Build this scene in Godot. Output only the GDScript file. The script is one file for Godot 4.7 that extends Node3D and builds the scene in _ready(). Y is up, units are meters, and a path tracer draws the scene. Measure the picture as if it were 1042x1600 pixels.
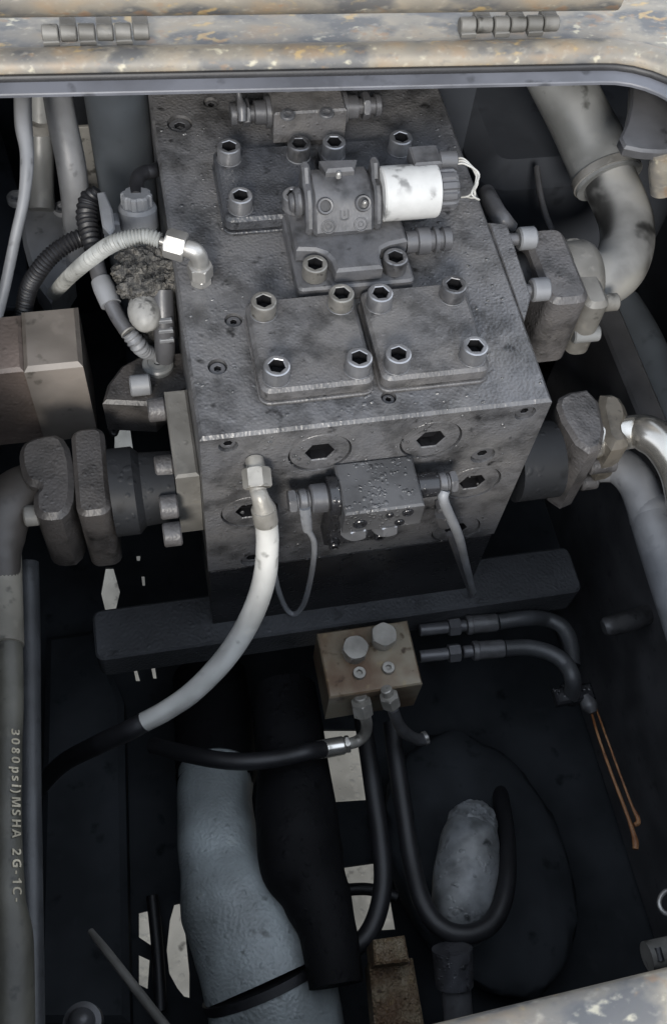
extends Node3D
# An open machine compartment seen from above: a grey hydraulic valve block among pipes and hoses.
# Metres, y up; the block's front top left corner is the origin, x runs along its front, z towards the viewer.

# ------------------------------------------------------------------ mesh builder
class MB:
	var a := PackedVector3Array()
	func tri(p0: Vector3, p1: Vector3, p2: Vector3) -> void:
		a.push_back(p0); a.push_back(p1); a.push_back(p2)
	func quad(p0: Vector3, p1: Vector3, p2: Vector3, p3: Vector3) -> void:
		tri(p0, p1, p2); tri(p0, p2, p3)
	func fan(r: PackedVector3Array, up: bool) -> void:
		var c := Vector3.ZERO
		for p in r: c += p
		c /= r.size()
		for j in r.size():
			var k := (j + 1) % r.size()
			if up: tri(c, r[j], r[k])
			else: tri(c, r[k], r[j])
	func loft(rings: Array, cap0 := true, cap1 := true) -> void:
		for i in rings.size() - 1:
			var r0: PackedVector3Array = rings[i]
			var r1: PackedVector3Array = rings[i + 1]
			var n := r0.size()
			for j in n:
				var k := (j + 1) % n
				quad(r0[j], r0[k], r1[k], r1[j])
		if cap0: fan(rings[0], false)
		if cap1: fan(rings[-1], true)
	func mesh(angle := 38.0) -> ArrayMesh:
		var n := a.size()
		var limit := cos(deg_to_rad(angle))
		var ids := PackedInt32Array(); ids.resize(n)
		var seen := {}
		var nt := n / 3
		var fn := PackedVector3Array(); fn.resize(nt)
		var fw := PackedFloat32Array(); fw.resize(nt)
		var of: Array = []
		for i in n:
			var p := a[i]
			var key := Vector3i(roundi(p.x * 50000.0), roundi(p.y * 50000.0), roundi(p.z * 50000.0))
			var id: int = seen.get(key, -1)
			if id < 0:
				id = of.size(); seen[key] = id; of.push_back(PackedInt32Array())
			ids[i] = id
			of[id].push_back(i / 3)
		for t in nt:
			var c := (a[3 * t + 1] - a[3 * t]).cross(a[3 * t + 2] - a[3 * t])
			var l := c.length()
			fw[t] = l
			fn[t] = c / l if l > 1e-14 else Vector3.UP
		var vs := PackedVector3Array()
		var ns := PackedVector3Array()
		for t in nt:
			if fw[t] < 1e-13: continue
			for c in [0, 2, 1]:
				var s := Vector3.ZERO
				for f in of[ids[3 * t + c]]:
					if fn[f].dot(fn[t]) > limit: s += fn[f] * fw[f]
				vs.push_back(a[3 * t + c])
				ns.push_back(s.normalized() if s.length() > 1e-14 else fn[t])
		var arrays := []
		arrays.resize(Mesh.ARRAY_MAX)
		arrays[Mesh.ARRAY_VERTEX] = vs
		arrays[Mesh.ARRAY_NORMAL] = ns
		var m := ArrayMesh.new()
		m.add_surface_from_arrays(Mesh.PRIMITIVE_TRIANGLES, arrays)
		return m

func dirb(d: Vector3) -> Basis:          # a basis whose Y runs along d
	var y := d.normalized()
	var x := (Vector3.FORWARD if absf(y.z) < 0.9 else Vector3.RIGHT).cross(y).normalized()
	return Basis(x, y, x.cross(y))

func ring(c: Vector3, b: Basis, r: float, n: int, shape := 0, ap := 0.0) -> PackedVector3Array:
	# shape 0: circle; 6 / 12: hexagon across-flat radius ap, no wider than r
	var p := PackedVector3Array()
	for j in n:
		var t := TAU * j / n
		var rr := r
		if shape > 0:
			var s := TAU / shape
			rr = minf(r, ap / cos(fposmod(t, s) - s / 2))
		p.push_back(c + b.x * sin(t) * rr + b.z * cos(t) * rr)
	return p

func lathe(m: MB, at: Vector3, d: Vector3, prof: Array, n := 24, cap0 := true, cap1 := true) -> void:
	var b := dirb(d)
	var rings := []
	for q in prof: rings.push_back(ring(at + b.y * q.y, b, q.x, n))
	m.loft(rings, cap0, cap1)

func rod(m: MB, p: Vector3, q: Vector3, r: float, n := 18, bev := 0.0012) -> void:
	var h := (q - p).length()
	lathe(m, p, q - p, [Vector2(r - bev, 0), Vector2(r, bev), Vector2(r, h - bev), Vector2(r - bev, h)], n)

func hexnut(m: MB, p: Vector3, d: Vector3, ap: float, h: float, spin := 0.0) -> void:
	var b := dirb(d).rotated(d.normalized(), spin)
	var rc := ap * 1.04
	var far := ap * 1.3
	m.loft([ring(p, b, rc, 36, 6, ap), ring(p + b.y * ap * 0.12, b, far, 36, 6, ap), ring(p + b.y * (h - ap * 0.12), b, far, 36, 6, ap), ring(p + b.y * h, b, rc, 36, 6, ap)])

func circle_cut(m: MB, p: Vector3, d: Vector3, prof: Array, ap: float, depth: float, n := 48) -> void:
	# a turned body whose top has a hexagon socket
	var b := dirb(d)
	var rings := []
	for q in prof: rings.push_back(ring(p + b.y * q.y, b, q.x, n))
	var top: float = prof[-1].y
	rings.push_back(ring(p + b.y * top, b, 9.0, n, 6, ap * 1.07))
	rings.push_back(ring(p + b.y * (top - ap * 0.09), b, 9.0, n, 6, ap))
	rings.push_back(ring(p + b.y * (top - depth), b, 9.0, n, 6, ap))
	m.loft(rings, true, true)

func tube(m: MB, pts: Array, rad, n := 16, sub := 8, caps := true, ribs := 0.0, pitch := 0.004) -> void:
	# a hose or pipe along a smooth line through pts; rad: a number, or one for each point; ribs: depth of corrugation
	var line := PackedVector3Array()
	var rs := PackedFloat32Array()
	for i in pts.size() - 1:
		var p0: Vector3 = pts[maxi(i - 1, 0)]
		var p1: Vector3 = pts[i]
		var p2: Vector3 = pts[i + 1]
		var p3: Vector3 = pts[mini(i + 2, pts.size() - 1)]
		var steps := sub
		if ribs > 0.0: steps = maxi(4, int((p2 - p1).length() / (pitch / 4.0)))
		for k in steps + (1 if i == pts.size() - 2 else 0):
			var t := float(k) / steps
			line.push_back(p1.cubic_interpolate(p2, p0, p3, t))
			rs.push_back(float(rad) if not rad is Array else lerpf(rad[i], rad[i + 1], smoothstep(0.0, 1.0, t)))
	var b := dirb(line[1] - line[0])
	var rings := []
	var run := 0.0
	for i in line.size():
		var d := (line[mini(i + 1, line.size() - 1)] - line[maxi(i - 1, 0)]).normalized()
		if i > 0:
			run += (line[i] - line[i - 1]).length()
			var ax := b.y.cross(d)
			if ax.length() > 1e-6: b = b.rotated(ax.normalized(), b.y.angle_to(d))
		var r := rs[i]
		if ribs > 0.0: r += ribs * (0.5 * cos(TAU * run / pitch) - 0.5)
		rings.push_back(ring(line[i], b, r, n))
	m.loft(rings, caps, caps)

func inset(poly: PackedVector2Array, d: float) -> PackedVector2Array:
	var out := PackedVector2Array()
	var n := poly.size()
	for i in n:
		var e0 := (poly[i] - poly[(i + n - 1) % n]).normalized()
		var e1 := (poly[(i + 1) % n] - poly[i]).normalized()
		var n0 := Vector2(-e0.y, e0.x)
		var n1 := Vector2(-e1.y, e1.x)
		var s := n0 + n1
		out.push_back(poly[i] + s * d / maxf(0.4, 1.0 + n0.dot(n1)))
	return out

func prism(m: MB, poly_in: Array, y0: float, y1: float, bev: float, b := Basis(), at := Vector3.ZERO, bev0 := -1.0) -> void:
	# poly_in: (x, z) outline; extruded along the basis' y from y0 to y1, both rims chamfered
	var poly := PackedVector2Array(poly_in)
	var area := 0.0
	for i in poly.size(): area += poly[i].cross(poly[(i + 1) % poly.size()])
	if area < 0: poly.reverse()       # inset() needs this turn
	var small := inset(poly, bev)
	var low := small if bev0 < 0 else inset(poly, bev0)
	var lay := func(q: PackedVector2Array, y: float) -> PackedVector3Array:
		var o := PackedVector3Array()
		for i in q.size():
			var w := q[q.size() - 1 - i]
			o.push_back(at + b * Vector3(w.x, y, w.y))
		return o
	var rings := [lay.call(low, y0), lay.call(poly, y0 + (bev if bev0 < 0 else bev0)), lay.call(poly, y1 - bev), lay.call(small, y1)]
	m.loft(rings, false, false)
	for e in [[low, y0, false], [small, y1, true]]:
		var q: PackedVector2Array = e[0]
		var ix := Geometry2D.triangulate_polygon(q)
		for i in range(0, ix.size(), 3):
			var p0 := at + b * Vector3(q[ix[i]].x, e[1], q[ix[i]].y)
			var p1 := at + b * Vector3(q[ix[i + 1]].x, e[1], q[ix[i + 1]].y)
			var p2 := at + b * Vector3(q[ix[i + 2]].x, e[1], q[ix[i + 2]].y)
			var upward := (p1 - p0).cross(p2 - p0).dot(b.y) > 0
			if upward == e[2]: m.tri(p0, p1, p2)
			else: m.tri(p0, p2, p1)

func rrect(x0: float, z0: float, x1: float, z1: float, r: float, n := 4) -> Array:
	var o := []
	for c in [[x1 - r, z1 - r, 0], [x0 + r, z1 - r, 1], [x0 + r, z0 + r, 2], [x1 - r, z0 + r, 3]]:
		for k in n + 1:
			var t: float = PI / 2 * (c[2] + float(k) / n)
			o.push_back(Vector2(c[0] + r * cos(t), c[1] + r * sin(t)))
	return o

func soft(poly: Array, n := 2) -> Array:
	var o := poly
	for k in n:
		var q := []
		for i in o.size():
			var a: Vector2 = o[i]
			var b: Vector2 = o[(i + 1) % o.size()]
			q.push_back(a.lerp(b, 0.25)); q.push_back(a.lerp(b, 0.75))
		o = q
	return o

func bx(m: MB, lo: Vector3, hi: Vector3, bev := 0.002) -> void:
	prism(m, [Vector2(lo.x, lo.z), Vector2(hi.x, lo.z), Vector2(hi.x, hi.z), Vector2(lo.x, hi.z)], lo.y, hi.y, bev)

func blob(m: MB, c: Vector3, rad: Vector3, rough: float, sd: int, n := 20, b := Basis()) -> void:
	var f := FastNoiseLite.new()
	f.seed = sd; f.frequency = 1.0
	var rings := []
	for i in range(1, n):
		var v := PI * i / n
		var p := PackedVector3Array()
		for j in n * 2:
			var t := TAU * j / (n * 2)
			var d := Vector3(sin(t) * sin(v), -cos(v), cos(t) * sin(v))
			p.push_back(c + b * (d * rad * (1.0 + rough * f.get_noise_3dv(d * 1.6) + rough * 0.5 * f.get_noise_3dv(d * 5.0))))
		rings.push_back(p)
	m.loft(rings)

func sweep(m: MB, path: Array, prof: Array) -> void:
	# profile points (outward, y) along a line in the xz plane; outward lies to the left of the way
	var rings := []
	for i in path.size():
		var d: Vector2 = (path[mini(i + 1, path.size() - 1)] - path[maxi(i - 1, 0)]).normalized()
		var o := Vector2(d.y, -d.x)
		var p := PackedVector3Array()
		for q in prof:
			p.push_back(Vector3(path[i].x + o.x * q.x, q.y, path[i].y + o.y * q.x))
		rings.push_back(p)
	m.loft(rings)

# ------------------------------------------------------------------ objects
var taken := {}
func origin(o: Node) -> Vector3:
	var s := Vector3.ZERO
	while o is Node3D and o != self:
		s += o.position
		o = o.get_parent()
	return s
func numbered(called: String) -> String:
	taken[called] = taken.get(called, -1) + 1
	return called if taken[called] == 0 else "%s_%03d" % [called, taken[called]]
func tag(o: Node, label: String, category: String, group := "") -> void:
	o.set_meta("label", label); o.set_meta("category", category)
	if group: o.set_meta("group", group)
func thing(called: String, label: String, category: String, at: Vector3, group := "") -> Node3D:
	var o := Node3D.new()
	o.name = numbered(called)
	add_child(o)
	o.position = at
	tag(o, label, category, group)
	return o
func part(called: String, m: MB, mat: Material, parent: Node, angle := 38.0) -> MeshInstance3D:
	var off := origin(parent)
	for i in m.a.size(): m.a[i] -= off
	return inst(called, m.mesh(angle), mat, parent)
func inst(called: String, mesh: Mesh, mat: Material, parent: Node, xf := Transform3D()) -> MeshInstance3D:
	var o := MeshInstance3D.new()
	o.name = called
	o.mesh = mesh
	if mat: o.material_override = mat
	o.transform = xf
	parent.add_child(o, true)
	return o
func solo(called: String, m: MB, mat: Material, label: String, category: String, group := "", angle := 38.0) -> MeshInstance3D:
	# a thing that is one mesh, its node at the middle of its base
	var lo := m.a[0]
	var hi := m.a[0]
	for p in m.a: lo = lo.min(p); hi = hi.max(p)
	var at := Vector3((lo.x + hi.x) / 2, lo.y, (lo.z + hi.z) / 2)
	for i in m.a.size(): m.a[i] -= at
	var o := inst(numbered(called), m.mesh(angle), mat, self, Transform3D(Basis(), at))
	tag(o, label, category, group)
	return o
func struct(called: String, m: MB, mat: Material) -> MeshInstance3D:
	var o := inst(numbered(called), m.mesh(), mat, self)
	o.set_meta("kind", "structure")
	return o

# ------------------------------------------------------------------ materials
func gray(img_seed: int, freq: float, octaves: int, kind := FastNoiseLite.TYPE_SIMPLEX_SMOOTH, size := 512) -> Image:
	var f := FastNoiseLite.new()
	f.seed = img_seed; f.noise_type = kind; f.frequency = freq
	f.fractal_octaves = octaves; f.fractal_type = FastNoiseLite.FRACTAL_FBM
	return f.get_seamless_image(size, size)
func tone(img: Image, stops: Array) -> Image:
	# grey levels to colours: stops are [level, colour]
	var lut := PackedColorArray()
	for i in 256:
		var v := i / 255.0
		var c: Color = stops[0][1]
		for k in stops.size() - 1:
			if v >= stops[k][0]:
				c = stops[k][1].lerp(stops[k + 1][1], clampf((v - stops[k][0]) / maxf(stops[k + 1][0] - stops[k][0], 1e-4), 0, 1))
		lut.push_back(c)
	var src := img.duplicate() as Image
	src.convert(Image.FORMAT_L8)
	var d := src.get_data()
	var o := PackedByteArray(); o.resize(d.size() * 4)
	for i in d.size():
		var c := lut[d[i]]
		o[4 * i] = int(c.r * 255); o[4 * i + 1] = int(c.g * 255); o[4 * i + 2] = int(c.b * 255); o[4 * i + 3] = int(c.a * 255)
	return Image.create_from_data(src.get_width(), src.get_height(), false, Image.FORMAT_RGBA8, o)
func over(base: Image, top: Image) -> Image:
	var o := base.duplicate() as Image
	o.blend_rect(top, Rect2i(Vector2i.ZERO, top.get_size()), Vector2i.ZERO)
	return o
func mixg(a: Image, b: Image, w: float) -> Image:
	var p := a.duplicate() as Image
	var q := b.duplicate() as Image
	p.convert(Image.FORMAT_L8); q.convert(Image.FORMAT_L8)
	var x := p.get_data()
	var y := q.get_data()
	for i in x.size(): x[i] = int(x[i] * (1.0 - w) + y[i] * w)
	return Image.create_from_data(p.get_width(), p.get_height(), false, Image.FORMAT_L8, x)
func tex(img: Image) -> ImageTexture:
	var i := img.duplicate() as Image
	i.generate_mipmaps()
	return ImageTexture.create_from_image(i)
func g(v: float, a := 1.0) -> Color: return Color(v, v, v, a)
func lin(r: float, gg: float, b: float) -> Color: return Color(r, gg, b).linear_to_srgb()
func specks(sd: int, count: int, rmin: float, rmax: float, size := 512) -> Image:
	# small lumps of grime: a height map, lumps gathered in drifts
	var rng := RandomNumberGenerator.new(); rng.seed = sd
	var f := FastNoiseLite.new(); f.seed = sd; f.frequency = 0.012
	var h := PackedByteArray(); h.resize(size * size)
	for i in h.size(): h[i] = 70
	for k in count:
		var cx := rng.randf() * size
		var cy := rng.randf() * size
		if f.get_noise_2d(cx, cy) < rng.randf_range(-0.35, 0.45): continue
		var r := rmin + (rmax - rmin) * pow(rng.randf(), 3.0)
		var el := rng.randf_range(0.55, 1.0)
		var th := rng.randf() * PI
		var up := 1.0 if rng.randf() < 0.75 else -0.5
		for y in range(int(cy - r) - 1, int(cy + r) + 2):
			for x in range(int(cx - r) - 1, int(cx + r) + 2):
				var dx := x - cx
				var dy := y - cy
				var u := (dx * cos(th) + dy * sin(th)) / r
				var v := (-dx * sin(th) + dy * cos(th)) / (r * el)
				var q := 1.0 - u * u - v * v
				if q > 0.0:
					var at := posmod(y, size) * size + posmod(x, size)
					h[at] = clampi(int(h[at] + up * 60.0 * sqrt(q) * minf(1.0, r / 3.0)), 0, 255)
	return Image.create_from_data(size, size, false, Image.FORMAT_L8, h)

var T := {}
var M := {}
func mat(color: Color, rough: float, tint := "", bump := "", relief := 0.06, scale := 2.6, metal := 0.0, spec := 0.5) -> StandardMaterial3D:
	var m := StandardMaterial3D.new()
	m.albedo_color = color
	m.roughness = rough
	m.metallic = metal
	m.metallic_specular = spec
	m.uv1_triplanar = true
	m.uv1_world_triplanar = true
	m.uv1_triplanar_sharpness = 6.0
	m.uv1_scale = Vector3.ONE * scale
	if tint: m.albedo_texture = T[tint]
	if bump:
		m.heightmap_enabled = true
		m.heightmap_texture = T[bump]
		m.heightmap_scale = relief
	return m

func make_materials() -> void:
	var fine := gray(3, 0.02, 5)
	var broad := gray(8, 0.006, 4)
	var grain := gray(21, 0.12, 3)
	var mottled := over(tone(broad, [[0.2, g(0.80)], [0.5, g(0.90)], [0.8, g(1.0)]]), tone(fine, [[0.08, g(0.45, 0.5)], [0.26, g(0.6, 0.0)], [0.74, g(1, 0.0)], [0.95, g(1, 0.4)]]))
	T.mottled = tex(mottled)
	# grimy machined steel: black oil smears, dusty films, small stains
	var smear := mixg(gray(101, 0.010, 6), gray(102, 0.03, 5), 0.35)
	var film := mixg(gray(103, 0.008, 5), gray(104, 0.09, 3), 0.25)
	var grimy := over(tone(broad, [[0.2, Color(0.86, 0.86, 0.87)], [0.8, Color(0.92, 0.91, 0.90)]]), tone(smear, [[0.0, g(0.22, 0.7)], [0.30, g(0.30, 0.42)], [0.62, g(0.5, 0.0)], [1.0, g(0.5, 0.0)]]))
	grimy = over(grimy, tone(film, [[0.0, g(1.0, 0.0)], [0.50, Color(1, 0.98, 0.95, 0.0)], [0.80, Color(1, 0.98, 0.95, 0.22)], [0.95, Color(1, 0.98, 0.95, 0.4)]]))
	T.grimy = tex(over(grimy, tone(fine, [[0.05, g(0.2, 0.7)], [0.2, g(0.3, 0.0)], [0.8, g(1, 0.0)], [0.95, g(1, 0.4)]])))
	var dusty := over(tone(broad, [[0.2, Color(0.74, 0.73, 0.71)], [0.5, Color(0.87, 0.86, 0.84)], [0.8, Color(1, 0.99, 0.97)]]), tone(fine, [[0.05, Color(0.35, 0.34, 0.32, 0.7)], [0.22, Color(0.4, 0.4, 0.38, 0.0)], [0.7, g(1, 0.0)], [0.92, Color(1, 0.98, 0.94, 0.6)]]))
	T.dusty = tex(dusty)
	# worn yellow paint: grey grime with chips of yellow, orange primer, pale undercoat and dark scuffs
	var cluster := gray(90, 0.009, 3)
	var chips := mixg(gray(31, 0.045, 6), cluster, 0.50)
	var chips2 := mixg(gray(47, 0.05, 6), gray(95, 0.010, 3), 0.50)
	var chips3 := gray(63, 0.06, 5)
	var scuff := gray(52, 0.010, 6)
	var worn := tone(broad, [[0.1, Color(0.47, 0.455, 0.435)], [0.5, Color(0.57, 0.545, 0.50)], [0.9, Color(0.66, 0.62, 0.55)]])
	worn = over(worn, tone(scuff, [[0.0, Color(0.70, 0.55, 0.39, 0.6)], [0.26, Color(0.68, 0.57, 0.44, 0.38)], [0.47, Color(0.62, 0.55, 0.46, 0.0)], [0.55, Color(0.36, 0.37, 0.39, 0.0)], [0.75, Color(0.33, 0.34, 0.36, 0.7)]]))
	worn = over(worn, tone(chips3, [[0.0, Color(0.34, 0.34, 0.34, 0.4)], [0.32, Color(0.4, 0.4, 0.4, 0.0)], [0.64, Color(0.70, 0.68, 0.63, 0.0)], [0.95, Color(0.78, 0.75, 0.68, 0.6)]]))
	worn = over(worn, tone(chips, [[0.0, Color(0.80, 0.67, 0.44, 0.9)], [0.24, Color(0.77, 0.66, 0.46, 0.75)], [0.34, Color(0.70, 0.62, 0.47, 0.0)], [0.71, Color(0.80, 0.77, 0.68, 0.0)], [0.79, Color(0.84, 0.81, 0.71, 0.75)], [0.9, Color(0.88, 0.85, 0.75, 0.9)]]))
	worn = over(worn, tone(chips2, [[0.0, Color(0.62, 0.46, 0.35, 0.7)], [0.24, Color(0.64, 0.50, 0.38, 0.5)], [0.34, Color(0.62, 0.52, 0.42, 0.0)], [0.74, Color(0.32, 0.32, 0.33, 0.0)], [0.84, Color(0.30, 0.30, 0.31, 0.55)]]))
	T.worn = tex(worn)
	var rusty := over(tone(broad, [[0.2, Color(0.70, 0.58, 0.48)], [0.7, Color(0.92, 0.88, 0.80)]]), tone(fine, [[0.08, Color(0.3, 0.2, 0.14, 0.7)], [0.28, Color(0.4, 0.3, 0.2, 0.0)], [0.7, Color(1, 0.9, 0.7, 0.0)], [0.9, Color(0.98, 0.9, 0.72, 0.6)]]))
	T.rusty = tex(rusty)
	T.smudge = tex(tone(smear, [[0.0, g(0.45)], [0.28, g(0.62)], [0.42, g(0.93)], [1.0, g(1.0)]]))
	T.stain = tex(tone(scuff, [[0.0, g(0.25)], [0.30, g(0.32)], [0.40, g(0.75)], [0.6, g(0.9)], [1.0, Color(1, 0.98, 0.93)]]))
	T.caked = tex(over(tone(fine, [[0.3, g(0.35)], [0.5, g(0.7)], [0.7, Color(1, 0.98, 0.94)]]), tone(grain, [[0.3, g(0.25, 0.7)], [0.5, g(0.5, 0.0)], [0.75, Color(1, 0.98, 0.93, 0.6)]])))
	T.specks = tex(mixg(specks(5, 6500, 0.9, 3.6), gray(13, 0.16, 4), 0.22))
	T.lumps = tex(specks(9, 5200, 1.0, 6.0))
	T.crust = tex(mixg(specks(9, 5200, 1.0, 6.0), gray(17, 0.05, 5), 0.5))
	T.grain = tex(tone(grain, [[0.0, g(0.2)], [1.0, g(0.8)]]))
	T.soft = tex(tone(fine, [[0.0, g(0.1)], [1.0, g(0.9)]]))
	M.block = mat(lin(0.128, 0.128, 0.131), 0.36, "grimy", "specks", 0.32)
	M.plate = mat(lin(0.125, 0.122, 0.121), 0.42, "grimy", "specks", 0.24, 3.1)
	M.casting = mat(lin(0.098, 0.099, 0.104), 0.47, "grimy", "grain", 0.035, 3.3)
	M.wet = mat(lin(0.022, 0.022, 0.024), 0.22, "mottled", "lumps", 0.5, 3.6)
	M.wet_top = mat(lin(0.075, 0.075, 0.077), 0.3, "mottled", "lumps", 0.5, 4.2)
	M.bolt = mat(lin(0.34, 0.34, 0.35), 0.30, "mottled", "grain", 0.015, 5.0, 0.75)
	M.bolt_dark = mat(lin(0.13, 0.13, 0.135), 0.42, "mottled", "grain", 0.015, 5.0, 0.3)
	M.zinc = mat(lin(0.38, 0.38, 0.38), 0.36, "dusty", "grain", 0.015, 4.0, 0.55)
	M.zinc_dirty = mat(lin(0.34, 0.33, 0.31), 0.42, "dusty", "grain", 0.02, 5.0, 0.35)
	M.silver = mat(lin(0.62, 0.61, 0.59), 0.25, "dusty", "", 0.0, 3.0, 0.85)
	M.steel_dark = mat(lin(0.09, 0.09, 0.095), 0.38, "mottled", "grain", 0.02, 3.0, 0.1)
	M.base_shade = mat(lin(0.022, 0.022, 0.024), 0.32, "mottled", "lumps", 0.35, 3.2, 0.0, 0.35)  # dark colour stands in for light falling off down the front
	M.beam = mat(lin(0.055, 0.057, 0.061), 0.45, "mottled", "specks", 0.4, 2.0, 0.0, 0.3)
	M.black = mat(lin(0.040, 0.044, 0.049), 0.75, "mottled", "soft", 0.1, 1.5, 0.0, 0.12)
	M.grease = mat(lin(0.010, 0.010, 0.011), 0.6, "mottled", "lumps", 0.1, 5.0, 0.0, 0.2)
	M.oily = mat(lin(0.018, 0.019, 0.021), 0.5, "mottled", "lumps", 0.3, 2.0, 0.0, 0.3)
	M.rubber = mat(lin(0.014, 0.014, 0.016), 0.5, "mottled", "grain", 0.02, 4.0)
	M.hose_gray = mat(lin(0.19, 0.195, 0.205), 0.5, "mottled", "grain", 0.02, 3.0)
	M.hose_white = mat(lin(0.50, 0.505, 0.50), 0.5, "dusty", "grain", 0.02, 2.2)
	M.sheath_white = mat(lin(0.27, 0.28, 0.28), 0.5, "dusty", "", 0.0, 4.0)
	M.coil = mat(lin(0.42, 0.42, 0.41), 0.45, "smudge", "grain", 0.01, 4.0)
	M.white_plastic = mat(lin(0.26, 0.255, 0.24), 0.55, "smudge", "grain", 0.02, 6.0)
	M.pipe = mat(lin(0.18, 0.19, 0.20), 0.42, "dusty", "grain", 0.02, 2.2)
	M.pipe_tan = mat(lin(0.30, 0.302, 0.298), 0.42, "stain", "grain", 0.02, 1.1)
	M.dusty_steel = mat(lin(0.17, 0.168, 0.162), 0.55, "dusty", "lumps", 0.07, 3.0)
	M.flange_tan = mat(lin(0.13, 0.118, 0.098), 0.5, "grimy", "lumps", 0.08, 4.0)
	M.brown = mat(lin(0.21, 0.19, 0.175), 0.5, "dusty", "grain", 0.03, 1.8)
	M.brown_red = mat(lin(0.18, 0.145, 0.13), 0.5, "dusty", "specks", 0.3, 1.8)
	M.brown_dark = mat(lin(0.05, 0.045, 0.042), 0.5, "dusty", "grain", 0.03, 1.8)
	M.caked = mat(lin(0.115, 0.112, 0.107), 0.75, "caked", "lumps", 0.3, 6.0)
	M.dust_hose = mat(lin(0.34, 0.385, 0.41), 0.46, "dusty", "specks", 0.55, 2.0)
	M.worn = mat(lin(0.60, 0.60, 0.60), 0.5, "worn", "soft", 0.05, 2.9)
	M.worn.uv1_scale = Vector3(1.9, 3.0, 3.0)
	M.lip = mat(lin(0.112, 0.116, 0.132), 0.5, "mottled", "grain", 0.02, 2.0)
	M.manifold = mat(lin(0.25, 0.238, 0.215), 0.36, "rusty", "grain", 0.02, 3.4, 0.2)
	M.rusty = mat(lin(0.19, 0.165, 0.13), 0.5, "rusty", "crust", 0.9, 6.0)
	M.wire_rust = mat(lin(0.34, 0.19, 0.10), 0.55, "rusty", "grain", 0.03, 6.0)
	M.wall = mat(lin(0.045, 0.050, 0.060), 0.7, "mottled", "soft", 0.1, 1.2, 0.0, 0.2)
	M.panel = mat(lin(0.068, 0.078, 0.090), 0.5, "mottled", "soft", 0.05, 1.6)
	M.ground = mat(lin(0.145, 0.143, 0.132), 0.9, "dusty", "lumps", 0.4, 1.3)
	M.sheath = mat(lin(0.085, 0.083, 0.070), 0.55, "dusty", "soft", 0.1, 3.0)
	M.print = mat(lin(0.46, 0.42, 0.33), 0.7, "dusty", "", 0.0, 14.0)
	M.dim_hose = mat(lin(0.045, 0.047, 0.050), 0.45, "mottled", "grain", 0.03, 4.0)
	M.dark_cast = mat(lin(0.060, 0.056, 0.054), 0.48, "grimy", "specks", 0.3, 2.6)
	M.dark_plate = mat(lin(0.110, 0.106, 0.106), 0.48, "grimy", "specks", 0.3, 2.6)
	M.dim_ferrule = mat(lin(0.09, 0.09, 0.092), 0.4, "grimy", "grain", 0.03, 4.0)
	M.oval = mat(lin(0.27, 0.285, 0.29), 0.42, "grimy", "lumps", 0.45, 2.6)
	M.back_plate_shaded = mat(lin(0.062, 0.065, 0.072), 0.38, "grimy", "specks", 0.35, 2.9)  # darker copy of plate: oily, with some lid shade put into the colour
	M.pitch = mat(lin(0.010, 0.010, 0.011), 0.65, "mottled", "lumps", 0.3, 2.0, 0.0, 0.2)
	M.bolt_worn = mat(lin(0.25, 0.245, 0.235), 0.42, "dusty", "grain", 0.03, 7.0, 0.6)
	M.bolt_oily = mat(lin(0.20, 0.20, 0.205), 0.30, "grimy", "grain", 0.02, 6.0, 0.7)
	M.stub = mat(lin(0.075, 0.077, 0.085), 0.45, "grimy", "lumps", 0.5, 4.0)
	M.sleeve = mat(lin(0.21, 0.20, 0.175), 0.5, "dusty", "grain", 0.02, 3.0)

# ------------------------------------------------------------------ kinds that repeat
var cap_screw: Mesh
var small_screw: Mesh
var screw_socket: Mesh
var small_socket: Mesh
func head_and_socket(prof: Array, ap: float, depth: float, n: int) -> Array:
	# the turned head up to the socket's rim, and the greasy socket in it
	var b := Basis()
	var m := MB.new()
	var rings := []
	for q in prof: rings.push_back(ring(Vector3(0, q.y, 0), b, q.x, n))
	var top: float = prof[-1].y
	rings.push_back(ring(Vector3(0, top, 0), b, 9.0, n, 6, ap * 1.10))
	rings.push_back(ring(Vector3(0, top - ap * 0.10, 0), b, 9.0, n, 6, ap))
	m.loft(rings, true, false)
	var k := MB.new()
	k.loft([ring(Vector3(0, top - ap * 0.10, 0), b, 9.0, n, 6, ap), ring(Vector3(0, top - depth, 0), b, 9.0, n, 6, ap * 0.97)], false, true)
	return [m.mesh(30), k.mesh(30)]
func cap_screws() -> void:
	var e := head_and_socket([Vector2(0.0125, 0), Vector2(0.0132, 0.0008), Vector2(0.0132, 0.016), Vector2(0.0128, 0.0172), Vector2(0.0115, 0.018)], 0.0074, 0.012, 48)
	cap_screw = e[0]; screw_socket = e[1]
	e = head_and_socket([Vector2(0.0065, 0), Vector2(0.0065, 0.0095), Vector2(0.0056, 0.0105)], 0.0034, 0.006, 36)
	small_screw = e[0]; small_socket = e[1]
func screw(parent: Node3D, at: Vector3, d := Vector3.UP, size := 1.0, spin := 0.0, mesh: Mesh = null, m: Material = null) -> void:
	var b := dirb(d).rotated(d.normalized(), spin).scaled(Vector3.ONE * size)
	var pick: Material = [M.bolt, M.bolt_worn, M.bolt, M.bolt_oily][int(absf(at.x * 811.0 + at.z * 467.0)) % 4]
	var o := inst("bolt", mesh if mesh else cap_screw, m if m else pick, parent, Transform3D(b, at - origin(parent)))
	inst("socket", small_socket if mesh else screw_socket, M.grease, o)

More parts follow.
